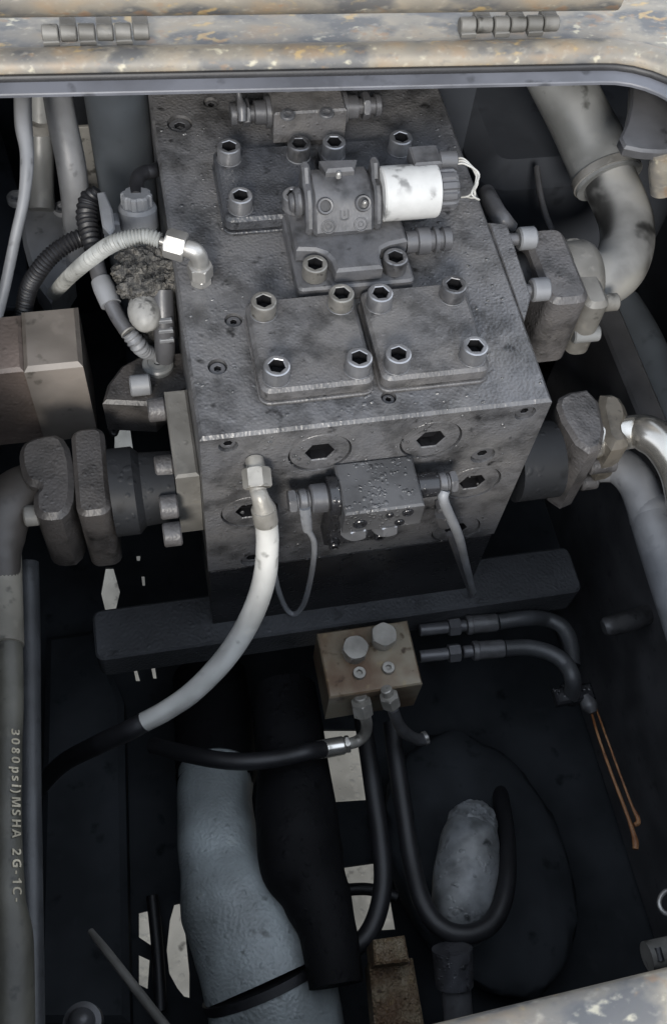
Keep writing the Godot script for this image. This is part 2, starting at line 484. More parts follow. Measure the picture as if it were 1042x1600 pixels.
func socket_plug(parent: Node3D, at: Vector3, d: Vector3, r: float, ap: float, depth: float, m: Material, h: float) -> void:
	var b := dirb(d)
	var p := func(y: float, rr: float) -> PackedVector3Array: return ring(at + b.y * y, b, rr, 48)
	var x := func(y: float, k: float) -> PackedVector3Array: return ring(at + b.y * y, b, 9.0, 48, 6, ap * k)
	var q := MB.new()
	q.loft([p.call(0.0, r), p.call(h - 0.001, r), p.call(h, r - 0.001), x.call(h, 1.08), x.call(h - ap * 0.09, 1.0)], true, false)
	var o := part("plug", q, m, parent, 30)
	q = MB.new()
	q.loft([x.call(h - ap * 0.09, 1.0), x.call(h - depth, 0.97)], false, true)
	part("socket", q, M.grease, o, 30)

func cover(label: String, x0: float, z0: float, x1: float, z1: float, bolts: Array, m: Material) -> void:
	var t := thing("cover_plate", label, "cover plate", Vector3((x0 + x1) / 2, 0, (z0 + z1) / 2), "bolted cover plates on the valve block")
	var q := MB.new()
	prism(q, rrect(x0 - 0.0015, z0 - 0.0015, x1 + 0.0015, z1 + 0.0015, 0.011), 0.0004, 0.0045, 0.001)
	prism(q, rrect(x0, z0, x1, z1, 0.010, 6), 0.0046, 0.0225, 0.0035)
	part("plate", q, m, t)
	for i in bolts.size():
		var p: Vector2 = bolts[i]
		var w := MB.new()
		lathe(w, Vector3(p.x, 0.0222, p.y), Vector3.UP, [Vector2(0.0142, 0), Vector2(0.0142, 0.0008), Vector2(0.0138, 0.0012)], 28)
		screw(t, Vector3(p.x, 0.0228, p.y), Vector3.UP, 1.0, i * 1.7 + x0 * 31)
		part("washer", w, M.bolt_dark, t)

func hexhead(parent: Node3D, at: Vector3, d: Vector3, r: float, h: float, m: Material, called := "bolt") -> void:
	var q := MB.new()
	hexnut(q, at, d, r, h, at.x * 40.0)
	part(called, q, m, parent)
func roundhead(parent: Node3D, at: Vector3, d: Vector3, r: float, h: float, m: Material) -> void:
	var q := MB.new()
	rod(q, at, at + d.normalized() * h, r, 22, 0.0018)
	part("bolt", q, m, parent)

func _ready() -> void:
	# ---------------- camera, sky, sun, exposure
	var cam := Camera3D.new()
	cam.name = "camera"
	cam.transform = Transform3D(Basis(Vector3(0.979600, 0.076537, 0.185810), Vector3(0.123132, 0.502121, -0.855987), Vector3(-0.158814, 0.861404, 0.482453)), Vector3(-0.03688, 0.81340, 0.55355))
	cam.fov = 53.7934
	cam.near = 0.02
	cam.far = 400.0
	add_child(cam)
	var sky_look := ProceduralSkyMaterial.new()
	sky_look.sky_top_color = Color(0.80, 0.84, 0.90)
	sky_look.sky_horizon_color = Color(0.97, 0.97, 0.97)
	sky_look.sky_curve = 0.2
	sky_look.ground_bottom_color = Color(0.35, 0.34, 0.33)
	sky_look.ground_horizon_color = Color(0.6, 0.6, 0.6)
	sky_look.sun_angle_max = 1.0
	sky_look.energy_multiplier = 1.1
	var sky := Sky.new()
	sky.sky_material = sky_look
	var env := Environment.new()
	env.background_mode = Environment.BG_SKY
	env.sky = sky
	env.tonemap_mode = Environment.TONE_MAPPER_LINEAR
	env.tonemap_exposure = 2.5
	env.sdfgi_enabled = true
	env.ssao_enabled = true
	env.ssil_enabled = true
	var world := WorldEnvironment.new()
	world.name = "world_environment"
	world.environment = env
	add_child(world)
	var sun := DirectionalLight3D.new()
	sun.name = "sun"
	sun.light_energy = 0.5
	sun.light_angular_distance = 14.0
	sun.light_color = Color(1.0, 0.98, 0.95)
	sun.shadow_enabled = true
	add_child(sun)
	sun.look_at_from_position(Vector3.ZERO, Vector3(0.24, -0.50, -0.84))
	make_materials()
	cap_screws()
	structure()
	hatch()
	valve_block()
	block_top()
	block_front()
	left_side()
	upper_left()
	right_side()
	lower_right()
	depths()
	pit_members()
	left_hose()

func structure() -> void:
	var m := MB.new()
	bx(m, Vector3(-30, -1.80, -30), Vector3(30, -1.75, 30), 0.001)
	struct("ground", m, M.ground)
	# compartment walls and the deck round the hatch opening
	m = MB.new(); bx(m, Vector3(-0.72, -0.88, -0.95), Vector3(-0.70, 0.098, 0.68)); struct("wall_left", m, M.wall)
	m = MB.new(); bx(m, Vector3(0.95, -0.88, -0.95), Vector3(0.97, 0.098, 0.68)); struct("wall_right", m, M.wall)
	m = MB.new(); bx(m, Vector3(-0.70, -0.88, -0.95), Vector3(0.95, 0.098, -0.93)); struct("wall_back", m, M.wall)
	m = MB.new(); bx(m, Vector3(-0.70, -0.88, 0.66), Vector3(0.95, 0.098, 0.68)); struct("wall_front", m, M.wall)
	# belly plate with openings through which the ground shows
	var floor_root := CSGCombiner3D.new()
	floor_root.name = "belly_floor"
	floor_root.set_meta("kind", "structure")
	add_child(floor_root)
	m = MB.new()
	prism(m, [Vector2(-0.70, -0.93), Vector2(0.95, -0.93), Vector2(0.95, 0.66), Vector2(-0.70, 0.66)], -0.858, -0.85, 0.001)
	var slab := CSGMesh3D.new()
	slab.name = "slab"
	slab.mesh = m.mesh(); slab.material = M.black
	floor_root.add_child(slab)
	var holes := [
		[Vector2(-0.119, -0.6645), Vector2(-0.0941, -0.6612), Vector2(-0.0907, -0.5309), Vector2(-0.1317, -0.5366)],
		[Vector2(-0.1636, -0.3235), Vector2(-0.15, -0.3214), Vector2(-0.1417, -0.2694), Vector2(-0.1569, -0.2197), Vector2(-0.168, -0.2215), Vector2(-0.1752, -0.2745)],
		[Vector2(-0.1067, -0.3416), Vector2(-0.0986, -0.3404), Vector2(-0.101, -0.3274), Vector2(-0.1067, -0.3283)],
		[Vector2(-0.1014, -0.2984), Vector2(-0.0957, -0.2975), Vector2(-0.0966, -0.2755), Vector2(-0.1012, -0.2762)],
		[Vector2(-0.1078, -0.2412), Vector2(-0.0967, -0.2395), Vector2(-0.0994, -0.2222), Vector2(-0.1083, -0.2236)],
		[Vector2(-0.1312, -0.1195), Vector2(-0.1258, -0.1187), Vector2(-0.1224, -0.0957), Vector2(-0.1289, -0.0967)],
		[Vector2(-0.1015, -0.1207), Vector2(-0.095, -0.1197), Vector2(-0.0941, -0.0959), Vector2(-0.0994, -0.0967)],
		[Vector2(0.1352, 0.0335), Vector2(0.2429, 0.0512), Vector2(0.2507, 0.1711), Vector2(0.1243, 0.1581)],
		[Vector2(0.1262, 0.2643), Vector2(0.2296, 0.2684), Vector2(0.2259, 0.3705), Vector2(0.129, 0.3587)],
		[Vector2(-0.1589, 0.2775), Vector2(-0.1344, 0.2762), Vector2(-0.1435, 0.3282), Vector2(-0.1621, 0.3121)],
		[Vector2(-0.1644, 0.3371), Vector2(-0.1491, 0.347), Vector2(-0.1557, 0.3857), Vector2(-0.1681, 0.3773)],
		[Vector2(-0.1089, 0.2751), Vector2(-0.0921, 0.2742), Vector2(-0.0933, 0.4102), Vector2(-0.1077, 0.4041), Vector2(-0.1274, 0.3582)]]
	for h in holes:
		var q := MB.new()
		prism(q, soft(h, 1) if h.size() == 5 else h, -0.95, -0.75, 0.0005)
		var cut := CSGMesh3D.new()
		cut.name = "opening"
		cut.mesh = q.mesh(); cut.material = M.black
		cut.operation = CSGShape3D.OPERATION_SUBTRACTION
		floor_root.add_child(cut, true)

func hatch() -> void:
	# frame round the opening: the back rail turns into the right one
	var path := [Vector2(-0.72, -0.4202)]
	for k in 13: path.push_back(Vector2(-0.72 + 1.22 * (k + 1) / 13.0, -0.4202 + 0.0653 * (k + 1) / 13.0))
	for k in range(1, 9):
		var t := PI / 2 * k / 8.0
		path.push_back(Vector2(0.50 + 0.085 * sin(t), -0.2699 - 0.085 * cos(t)))
	path.push_back(Vector2(0.587, 0.0)); path.push_back(Vector2(0.587, 0.66))
	var fr := thing("opening_surround", "worn grey steel frame with chipped yellow paint round the open hatch", "hatch frame", Vector3(0, 0.09, -0.40))
	var m := MB.new()
	var prof := []
	for k in 15:
		var t := PI * k / 14.0
		prof.push_back(Vector2(0.0405 - 0.0195 * cos(t) * (1.0 if k > 7 else 0.95), 0.098 + 0.023 * pow(sin(t), 0.7)))
	prof.push_back(Vector2(0.060, 0.094)); prof.push_back(Vector2(0.021, 0.094))
	prof.reverse()
	sweep(m, path, prof)
	part("rail", m, M.worn, fr, 50)
	m = MB.new()
	sweep(m, path, [Vector2(0.0, 0.0955), Vector2(0.0, 0.0985), Vector2(0.0008, 0.0998), Vector2(0.0198, 0.1032), Vector2(0.0200, 0.0985), Vector2(0.0008, 0.0950)])
	part("lip", m, M.lip, fr, 30)
	m = MB.new()
	sweep(m, path, [Vector2(0.0150, 0.1028), Vector2(0.0150, 0.1065), Vector2(0.0170, 0.1085), Vector2(0.0215, 0.1075), Vector2(0.0225, 0.1034)])
	part("rubber_seal", m, M.rubber, fr, 50)
	m = MB.new()
	prism(m, soft([Vector2(0.5757, -0.4239), Vector2(0.6376, -0.4187), Vector2(0.5952, -0.2857), Vector2(0.5497, -0.287), Vector2(0.5141, -0.3022), Vector2(0.5484, -0.3507)], 1), 0.04, 0.055, 0.003)
	part("corner_gusset", m, M.steel_dark, fr)
	m = MB.new()
	tube(m, [Vector3(0.5834, 0, -0.2792), Vector3(0.5749, 0.03, -0.2873), Vector3(0.5691, 0.05, -0.2883)], [0.014, 0.016, 0.012], 20, 5)
	part("corner_boss", m, M.worn, fr)
	m = MB.new()
	sweep(m, path, [Vector2(0.0602, 0.090), Vector2(0.0602, 0.1000), Vector2(0.55, 0.1000), Vector2(0.55, 0.090)])
	part("deck", m, M.worn, fr, 30)
	# front rail under the viewer
	var fp := [Vector2(0.586, 0.521), Vector2(0.2499, 0.5296), Vector2(0.0855, 0.534), Vector2(-0.26, 0.543), Vector2(-0.40, 0.543), Vector2(-0.72, 0.543)]
	m = MB.new()
	prof = []
	for k in 13:
		var t := PI * k / 12.0
		prof.push_back(Vector2(0.02 - 0.02 * cos(t), 0.088 + 0.016 * pow(sin(t), 0.45)))
	prof.push_back(Vector2(0.04, 0.07)); prof.push_back(Vector2(0.0, 0.07))
	prof.reverse()
	sweep(m, fp, prof)
	part("front_rail", m, M.worn, fr, 50)
	m = MB.new()
	sweep(m, fp, [Vector2(0.0402, 0.088), Vector2(0.0402, 0.096), Vector2(0.30, 0.096), Vector2(0.30, 0.088)])
	part("front_deck", m, M.lip, fr)
	# left edge, outside the picture
	m = MB.new()
	bx(m, Vector3(-0.72, 0.088, -0.418), Vector3(-0.29, 0.1, 0.538))
	part("side_deck", m, M.worn, fr)
	# lid on its hinges; unseen panel shaped to lean forward and shade the back
	var lid := thing("raised_hatch", "open hatch lid with rounded edge of chipped yellow and grey paint", "hatch lid", Vector3(0.15, 0.12, -0.46))
	m = MB.new()
	var lp := []
	for k in 14: lp.push_back(Vector2(-0.72 + 1.255 * k / 13.0, -0.5005 + 0.0672 * k / 13.0))
	prof = []
	for k in 17:
		var t := TAU * k / 16.0
		if k < 16: prof.push_back(Vector2(0.012 + 0.017 * sin(t), 0.148 + 0.021 * cos(t)))
	sweep(m, lp, prof)
	part("rim", m, M.worn, lid, 50)
	m = MB.new()
	sweep(m, lp, [Vector2(0.010, 0.15), Vector2(-0.270, 1.04), Vector2(-0.262, 1.043), Vector2(0.018, 0.155)])
	part("panel", m, M.steel_dark, lid, 30)
	for h in [[Vector3(-0.1082, 0.116, -0.4645), Vector3(0.0068, 0.116, -0.4591), 0], [Vector3(0.351, 0.116, -0.4434), Vector3(0.4695, 0.116, -0.4393), 1]]:
		var p0: Vector3 = h[0]
		var p1: Vector3 = h[1]
		var hg := thing("hinge", "hinge of six dull knuckles on the left of the hatch lid" if h[2] == 0 else "hinge of paint-worn knuckles on the right of the hatch lid", "hinge", (p0 + p1) / 2, "hinges between the hatch lid and its frame")
		for k in 6:
			var q := MB.new()
			var u0 := p0.lerp(p1, k / 6.0 + 0.008)
			var u1 := p0.lerp(p1, (k + 1) / 6.0 - 0.008)
			rod(q, u0, u1, 0.0092 if k % 2 == 0 else 0.0088, 18, 0.0012)
			# the leaf of each knuckle, alternately to the frame and to the lid
			var s := Vector3(0, -0.004, 0.0) if k % 2 == 0 else Vector3(0, 0.012, -0.012)
			var lo := u0.min(u1) + Vector3(0, -0.0135, 0.001) + Vector3(0, 0, 0)
			if k % 2 == 0: bx(q, Vector3(u0.x, 0.107, u0.z - 0.004), Vector3(u1.x, 0.114, u0.z + 0.0125), 0.001)
			else: bx(q, Vector3(u0.x, u0.y - 0.004, u0.z - 0.016) + s * 0.2, Vector3(u1.x, u0.y + 0.007, u0.z - 0.004), 0.001)
			part("knuckle", q, M.dusty_steel, hg)

func valve_block() -> void:
	var t := thing("valve_block", "large dark grey steel hydraulic valve block dotted with grime, centre of the compartment", "valve block", Vector3(0.18, -0.45, -0.26))
	var root := CSGCombiner3D.new()
	root.name = "body"
	root.position = -t.position
	t.add_child(root)
	var m := MB.new()
	bx(m, Vector3(0, -0.285, -0.52), Vector3(0.36, 0, 0), 0.0032)
	var body := CSGMesh3D.new()
	body.name = "solid"
	body.mesh = m.mesh(); body.material = M.block
	root.add_child(body)
	var plugs := [[Vector3(0.1214, -0.0488, 0), 0.0315, 0.0135], [Vector3(0.2392, -0.0489, 0), 0.0315, 0.0135], [Vector3(0.3048, -0.1487, 0), 0.0315, 0.0135], [Vector3(0.0492, -0.1514, 0), 0.0300, 0.0135],
		[Vector3(0.3057, -0.2583, 0), 0.0290, 0.0125], [Vector3(0.0529, -0.2671, 0), 0.0125, 0.006], [Vector3(0.0276, -0.017, 0), 0.0085, 0.004], [Vector3(0.3049, -0.0917, 0), 0.0125, 0.005], [Vector3(0.335, -0.0186, 0), 0.0100, 0.004]]
	var tops := [[Vector3(0.0315, 0, -0.4518), 0.0135, 0.006], [Vector3(0.0285, 0, -0.0856), 0.0085, 0.0035], [Vector3(0.0529, 0, -0.1444), 0.0080, 0.0033], [Vector3(0.1931, 0, -0.0253), 0.0065, 0.0028], [Vector3(0.0731, 0, -0.486), 0.008, 0.0035]]
	for i in plugs.size() + tops.size():
		var front := i < plugs.size()
		var p: Array = plugs[i] if front else tops[i - plugs.size()]
		var d := Vector3.BACK if front else Vector3.UP
		var sink: float = 0.0175 if p[1] > 0.02 else 0.0095
		var cut := CSGCylinder3D.new()
		cut.name = "port"
		cut.radius = p[1] + (0.0018 if p[1] > 0.02 else 0.0014); cut.height = 0.04; cut.sides = 48
		cut.material = M.block
		cut.operation = CSGShape3D.OPERATION_SUBTRACTION
		cut.transform = Transform3D(dirb(d), p[0] + d * (0.02 - sink))
		root.add_child(cut, true)
		var low: float = 0.0172 if p[1] > 0.02 else (0.0092 if p[1] < 0.0126 else 0.0094)
		socket_plug(t, p[0] - d * (low - (0.0 if p[1] > 0.02 else -0.0015)), d, p[1], p[2], 0.0125 if p[1] > 0.02 else 0.0068, M.block if p[1] > 0.02 else M.steel_dark, 0.0162 if p[1] > 0.02 else 0.0075)
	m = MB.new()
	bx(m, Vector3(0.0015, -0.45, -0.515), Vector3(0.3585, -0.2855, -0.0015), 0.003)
	part("shade_darkened_base", m, M.base_shade, t)  # lower block split off; the front's light falloff is put into its colour
	# adapter let into the right side, flush with the top
	m = MB.new()
	prism(m, [Vector2(0.3605, -0.255), Vector2(0.382, -0.250), Vector2(0.3785, -0.140), Vector2(0.3605, -0.106)], -0.13, -0.001, 0.002)
	part("port_adapter", m, M.block, t)
	# grime clots
	var rng := RandomNumberGenerator.new(); rng.seed = 77
	var f := FastNoiseLite.new(); f.seed = 5; f.frequency = 14.0
	m = MB.new()
	var n := 0
	while n < 420:
		var p := Vector3(rng.randf_range(0.006, 0.354), 0.0, rng.randf_range(-0.45, -0.006))
		var d := Vector3.UP
		if n % 3 == 2:
			p = Vector3(rng.randf_range(0.01, 0.34), rng.randf_range(-0.28, -0.01), 0.0); d = Vector3.BACK
		if f.get_noise_3dv(p) < rng.randf_range(-0.15, 0.4): continue
		n += 1
		var r := rng.randf_range(0.0008, 0.0024)
		var b := dirb(d)
		var rings := []
		for e in [[1.0, -0.1], [0.75, 0.35], [0.3, 0.55]]:
			var q := PackedVector3Array()
			for j in 6:
				var a := TAU * j / 6.0
				var rr: float = r * e[0] * rng.randf_range(0.75, 1.2)
				q.push_back(p + b.x * sin(a) * rr * 1.3 + b.z * cos(a) * rr + d * r * e[1])
			rings.push_back(q)
		m.loft(rings)
	part("grime", m, M.wet_top, t, 70).set_meta("kind", "stuff")
	# support beam under the block
	m = MB.new()
	prism(m, rrect(-0.155, -0.045, 0.52, 0.027, 0.012), -0.50, -0.441, 0.003)
	solo("support_beam", m, M.beam, "dark steel beam running across under the valve block", "beam")

func block_top() -> void:
	cover("square cover plate at the front left of the block, pale dusty patch on top", 0.0650, -0.1500, 0.1785, -0.0310, [Vector2(0.082, -0.131), Vector2(0.162, -0.132), Vector2(0.082, -0.048), Vector2(0.1635, -0.048)], M.plate)
	cover("square cover plate at the front right of the block, nearest its right edge", 0.1860, -0.1500, 0.2985, -0.0310, [Vector2(0.202, -0.128), Vector2(0.281, -0.130), Vector2(0.203, -0.048), Vector2(0.282, -0.048)], M.plate)
	cover("square cover plate at the back left of the block, left of the solenoid valve", 0.0610, -0.3780, 0.1725, -0.2640, [Vector2(0.078, -0.360), Vector2(0.157, -0.357), Vector2(0.080, -0.282), Vector2(0.157, -0.281)], M.back_plate_shaded)
	cover("square cover plate at the back right of the block, mostly hidden behind the solenoid valve", 0.1815, -0.3780, 0.2940, -0.2640, [Vector2(0.197, -0.356), Vector2(0.275, -0.356), Vector2(0.198, -0.281), Vector2(0.276, -0.281)], M.back_plate_shaded)
	# --- solenoid valve
	var sv := thing("solenoid_valve", "cast grey solenoid valve with white cylindrical coil, on top of the block", "solenoid valve", Vector3(0.19, 0, -0.22))
	var m := MB.new()
	prism(m, rrect(0.123, -0.272, 0.248, -0.157, 0.006), 0.0004, 0.022, 0.0025)
	# raised middle with scallops round the two front screws
	var out := [Vector2(0.126, -0.270), Vector2(0.246, -0.270), Vector2(0.246, -0.196), Vector2(0.226, -0.193), Vector2(0.2155, -0.188), Vector2(0.2115, -0.178), Vector2(0.2115, -0.161), Vector2(0.162, -0.161), Vector2(0.161, -0.176), Vector2(0.156, -0.187), Vector2(0.146, -0.193), Vector2(0.126, -0.196)]
	prism(m, out, 0.0222, 0.042, 0.003)
	part("base", m, M.casting, sv)
	for p in [Vector2(0.1425, -0.1755), Vector2(0.2285, -0.1755), Vector2(0.134, -0.256), Vector2(0.236, -0.256)]:
		screw(sv, Vector3(p.x, 0.0222 if p.y > -0.2 else 0.042, p.y), Vector3.UP, 1.0, p.x * 50)
	# body: side profile (z, y) drawn along x, with a rib at each end
	m = MB.new()
	var bxy := Basis(Vector3(0, 0, 1), Vector3(1, 0, 0), Vector3(0, 1, 0))      # prism x -> world z, y -> x, z -> y
	var prof := [Vector2(-0.268, 0.0425), Vector2(-0.210, 0.0425), Vector2(-0.207, 0.050), Vector2(-0.220, 0.072), Vector2(-0.230, 0.082), Vector2(-0.252, 0.086), Vector2(-0.266, 0.082), Vector2(-0.270, 0.066)]
	prism(m, prof, 0.146, 0.212, 0.004, bxy)
	part("body", m, M.casting, sv)
	for x in [0.139, 0.212]:
		var q := MB.new()
		prism(q, [Vector2(-0.266, 0.0426), Vector2(-0.213, 0.0426), Vector2(-0.210, 0.054), Vector2(-0.222, 0.078), Vector2(-0.232, 0.086), Vector2(-0.242, 0.086), Vector2(-0.252, 0.098), Vector2(-0.261, 0.098), Vector2(-0.268, 0.066)], x, x + 0.0085, 0.0025, bxy)
		part("rib", q, M.casting, sv)
	m = MB.new()
	prism(m, [Vector2(0.160, -0.268), Vector2(0.200, -0.266), Vector2(0.194, -0.250), Vector2(0.164, -0.250)], 0.080, 0.094, 0.003)
	part("ridge", m, M.casting, sv)
	for u in [[516, 322], [588, 322]]: pass
	for x in [0.1590, 0.1990]:      # deep screw pockets in the sloping face
		var q := MB.new()
		var c := Vector3(x, 0.0735, -0.2215)
		var up := Vector3(0, 0.66, 0.75).normalized()
		var b := dirb(up)
		var r0 := ring(c + up * 0.0015, b, 0.0088, 24)
		var r1 := ring(c + up * 0.0042, b, 0.0078, 24)
		var r2 := ring(c + up * 0.0038, b, 0.0060, 24)
		var r3 := ring(c - up * 0.006, b, 0.0056, 24)
		q.loft([ring(c - up * 0.004, b, 0.0095, 24), r0, r1, r2, r3])
		part("screw_pocket", q, M.casting, sv)
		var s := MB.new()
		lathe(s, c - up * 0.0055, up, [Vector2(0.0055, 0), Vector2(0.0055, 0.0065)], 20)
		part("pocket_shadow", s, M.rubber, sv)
	# raised port marks on the sloping face
	for k in 3:
		var up := Vector3(0, 0.555, 0.832).normalized()
		var b := dirb(up)
		var c: Vector3 = [Vector3(0.1620, 0.0555, -0.2098), Vector3(0.1965, 0.0555, -0.2098), Vector3(0.179, 0.0650, -0.2154)][k]
		var q := MB.new()
		var loop := []
		if k < 2:
			for j in 21: loop.push_back(c + (b.x * sin(TAU * j / 20.0) + b.z * cos(TAU * j / 20.0)) * 0.0068)
			tube(q, loop, 0.0008, 6, 1)
			loop = []
			for j in 13: loop.push_back(c + (b.x * sin(TAU * j / 12.0) + b.z * cos(TAU * j / 12.0)) * 0.0028)
			tube(q, loop, 0.0006, 6, 1)
		else:
			var e := Vector3(0, 0.832, -0.555)
			tube(q, [c + Vector3(-0.004, 0, 0) + e * 0.005, c + Vector3(-0.004, 0, 0) - e * 0.004, c + Vector3(0.004, 0, 0) - e * 0.004, c + Vector3(0.004, 0, 0) + e * 0.005], 0.0007, 6, 3)
			tube(q, [c + e * 0.004, c - e * 0.001], 0.0007, 6, 3)
		part("port_mark", q, M.casting, sv)
	for p in [Vector3(0.1757, 0.095, -0.2428), Vector3(0.1983, 0.0825, -0.2122)]:
		var q := MB.new()
		lathe(q, p - Vector3(0, 0.004, 0), Vector3.UP, [Vector2(0.0028, 0), Vector2(0.0028, 0.0045), Vector2(0.0015, 0.0062)], 14)
		part("vent_pin", q, M.zinc, sv)
	# left end cap
	m = MB.new()
	rod(m, Vector3(0.1388, 0.064, -0.240), Vector3(0.130, 0.064, -0.240), 0.016, 26, 0.003)
	rod(m, Vector3(0.131, 0.064, -0.240), Vector3(0.125, 0.064, -0.240), 0.010, 22, 0.002)
	part("end_cap", m, M.casting, sv)
	# coil and its plug
	var ax := Vector3(0.2207, 0.070, -0.2360)
	m = MB.new()
	lathe(m, ax, Vector3.RIGHT, [Vector2(0.0262, 0), Vector2(0.0282, 0.0018), Vector2(0.0282, 0.0585), Vector2(0.0272, 0.0605), Vector2(0.0255, 0.0612)], 44)
	part("coil", m, M.coil, sv)
	m = MB.new()
	var rings := []
	var kb := dirb(Vector3.RIGHT)
	for e in [[0.0200, 0.0613], [0.0225, 0.063], [0.0225, 0.078], [0.020, 0.0815], [0.010, 0.083]]:
		var p := PackedVector3Array()
		for j in 72:
			var t := TAU * j / 72.0
			var r: float = e[0] * (1.0 if j % 6 < 4 or e[0] < 0.012 else 0.93)
			p.push_back(ax + Vector3.RIGHT * e[1] + kb.x * sin(t) * r + kb.z * cos(t) * r)
		rings.push_back(p)
	m.loft(rings)
	part("coil_nut", m, M.steel_dark, sv, 25)
	m = MB.new()
	bx(m, Vector3(0.256, 0.080, -0.2720), Vector3(0.286, 0.1000, -0.2440), 0.002)
	part("terminal_box", m, M.casting, sv)
	m = MB.new()
	rod(m, Vector3(0.2862, 0.089, -0.258), Vector3(0.306, 0.089, -0.258), 0.0100, 20)
	part("cable_gland", m, M.steel_dark, sv)
	for k in 3:
		var q := MB.new()
		var s := Vector3(0.306, 0.091, -0.258 + 0.004 * k)
		tube(q, [s, s + Vector3(0.007, 0.002, 0.004), s + Vector3(0.016 + 0.002 * k, -0.004, 0.014), s + Vector3(0.019 - 0.005 * k, -0.012, 0.026 + 0.003 * k), s + Vector3(0.010 + 0.004 * k, -0.02, 0.034), s + Vector3(0.003 + 0.006 * k, -0.026, 0.030 - 0.004 * k)], 0.0011, 8, 6)
		part("wire", q, M.hose_white, sv)
	# emergency knob and second spool under the coil
	m = MB.new()
	var ax2 := Vector3(0.2485, 0.024, -0.2100)
	lathe(m, ax2, Vector3.RIGHT, [Vector2(0.012, 0), Vector2(0.012, 0.012), Vector2(0.015, 0.013), Vector2(0.015, 0.026), Vector2(0.011, 0.027), Vector2(0.011, 0.031), Vector2(0.014, 0.032), Vector2(0.014, 0.036), Vector2(0.0105, 0.037), Vector2(0.0105, 0.041), Vector2(0.013, 0.042), Vector2(0.013, 0.050), Vector2(0.011, 0.051)], 26)
	part("adjuster", m, M.steel_dark, sv)

	# --- pilot block at the back, half under the rail
	var pb := thing("pilot_block", "small grey pilot block behind the back cover plates, two side fittings", "pilot block", Vector3(0.178, 0.012, -0.43))
	m = MB.new()
	bx(m, Vector3(0.1335, 0.012, -0.470), Vector3(0.2175, 0.0545, -0.391), 0.0022)
	bx(m, Vector3(0.150, 0.0003, -0.465), Vector3(0.205, 0.0118, -0.40), 0.001)
	part("body", m, M.plate, pb)
	for p in [Vector3(0.1477, 0.0545, -0.3732), Vector3(0.1922, 0.0545, -0.3723), Vector3(0.1558, 0.0545, -0.4216), Vector3(0.2011, 0.0545, -0.4199)]:
		var w := Vector3(p.x, 0.0545, p.z - 0.012)
		var q := MB.new()
		circle_cut(q, w + Vector3(0, 0.0002, 0), Vector3.UP, [Vector2(0.0085, 0), Vector2(0.0085, 0.002), Vector2(0.0078, 0.003)], 0.0042, 0.0028, 36)
		part("screw", q, M.bolt_dark, pb)
	for s in [-1.0, 1.0]:
		var x0 := 0.1333 if s < 0 else 0.2177
		var d := Vector3(s, 0, 0)
		var q := MB.new()
		lathe(q, Vector3(x0, 0.036, -0.418), d, [Vector2(0.018, 0.0002), Vector2(0.018, 0.005), Vector2(0.0135, 0.006), Vector2(0.0135, 0.018), Vector2(0.009, 0.019), Vector2(0.009, 0.024)], 26)
		part("fitting", q, M.steel_dark, pb)
		q = MB.new()
		hexnut(q, Vector3(x0, 0.036, -0.418) + d * 0.0242, d, 0.0135, 0.008)
		lathe(q, Vector3(x0, 0.036, -0.418) + d * 0.033, d, [Vector2(0.010, 0), Vector2(0.010, 0.006), Vector2(0.013, 0.0065), Vector2(0.013, 0.012), Vector2(0.012, 0.013)], 24)
		part("banjo_fitting", q, M.steel_dark, pb)
	m = MB.new()
	tube(m, [Vector3(0.0988, 0.04, -0.399), Vector3(0.0994, 0.05, -0.4082), Vector3(0.0978, 0.06, -0.4173), Vector3(0.0968, 0.075, -0.4306)], [0.0052, 0.0062, 0.003, 0.003], 12, 8)
	solo("capillary_hose", m, M.steel_dark, "thin pilot hose rising from the pilot block's left fitting to the rail", "hose")

	# --- elbow fitting on the block's left part, white corrugated conduit runs into it
	var el := thing("elbow_fitting", "pale zinc elbow fitting standing on the block's top by its left edge", "elbow fitting", Vector3(0.0258, 0, -0.2012))
	var foot := Vector3(0.0258, 0, -0.2012)
	m = MB.new()
	hexnut(m, foot + Vector3(0, 0.0003, 0), Vector3.UP, 0.0105, 0.009)
	hexnut(m, foot + Vector3(0, 0.0095, 0), Vector3.UP, 0.0118, 0.016, 0.3)
	part("foot_nut", m, M.zinc, el)
	m = MB.new()
	var top := foot + Vector3(0, 0.040, 0.0)
	var dirn := (Vector3(-0.028, 0.05, -0.223) - top - Vector3(0, 0.004, 0)).normalized()
	tube(m, [foot + Vector3(0, 0.0256, 0), foot + Vector3(0.0, 0.034, 0), top + Vector3(-0.004, 0.0035, -0.001), top + dirn * 0.014 + Vector3(0, 0.004, 0)], 0.0092, 18, 8)
	part("bend", m, M.zinc, el)
	m = MB.new()
	var np := top + dirn * 0.0142 + Vector3(0, 0.004, 0)
	hexnut(m, np, dirn, 0.0132, 0.021, 0.2)
	part("union_nut", m, M.zinc, el)
	m = MB.new()
	rod(m, np + dirn * 0.0212, np + dirn * 0.032, 0.0042, 14)
	part("tail", m, M.zinc, el)
	var we := np + dirn * 0.027
	m = MB.new()
	tube(m, [we, Vector3(-0.028, 0.05, -0.223), Vector3(-0.0577, 0.042, -0.2253), Vector3(-0.0862, 0, -0.2472), Vector3(-0.109, -0.07, -0.2982), Vector3(-0.1323, -0.15, -0.3559), Vector3(-0.1576, -0.24, -0.4185)], [0.0085, 0.0086, 0.009, 0.009, 0.009, 0.009, 0.009], 18, 8, true, 0.0016, 0.0034)
	solo("corrugated_conduit", m, M.sheath_white, "whitish corrugated conduit curving left from the zinc elbow fitting", "conduit")

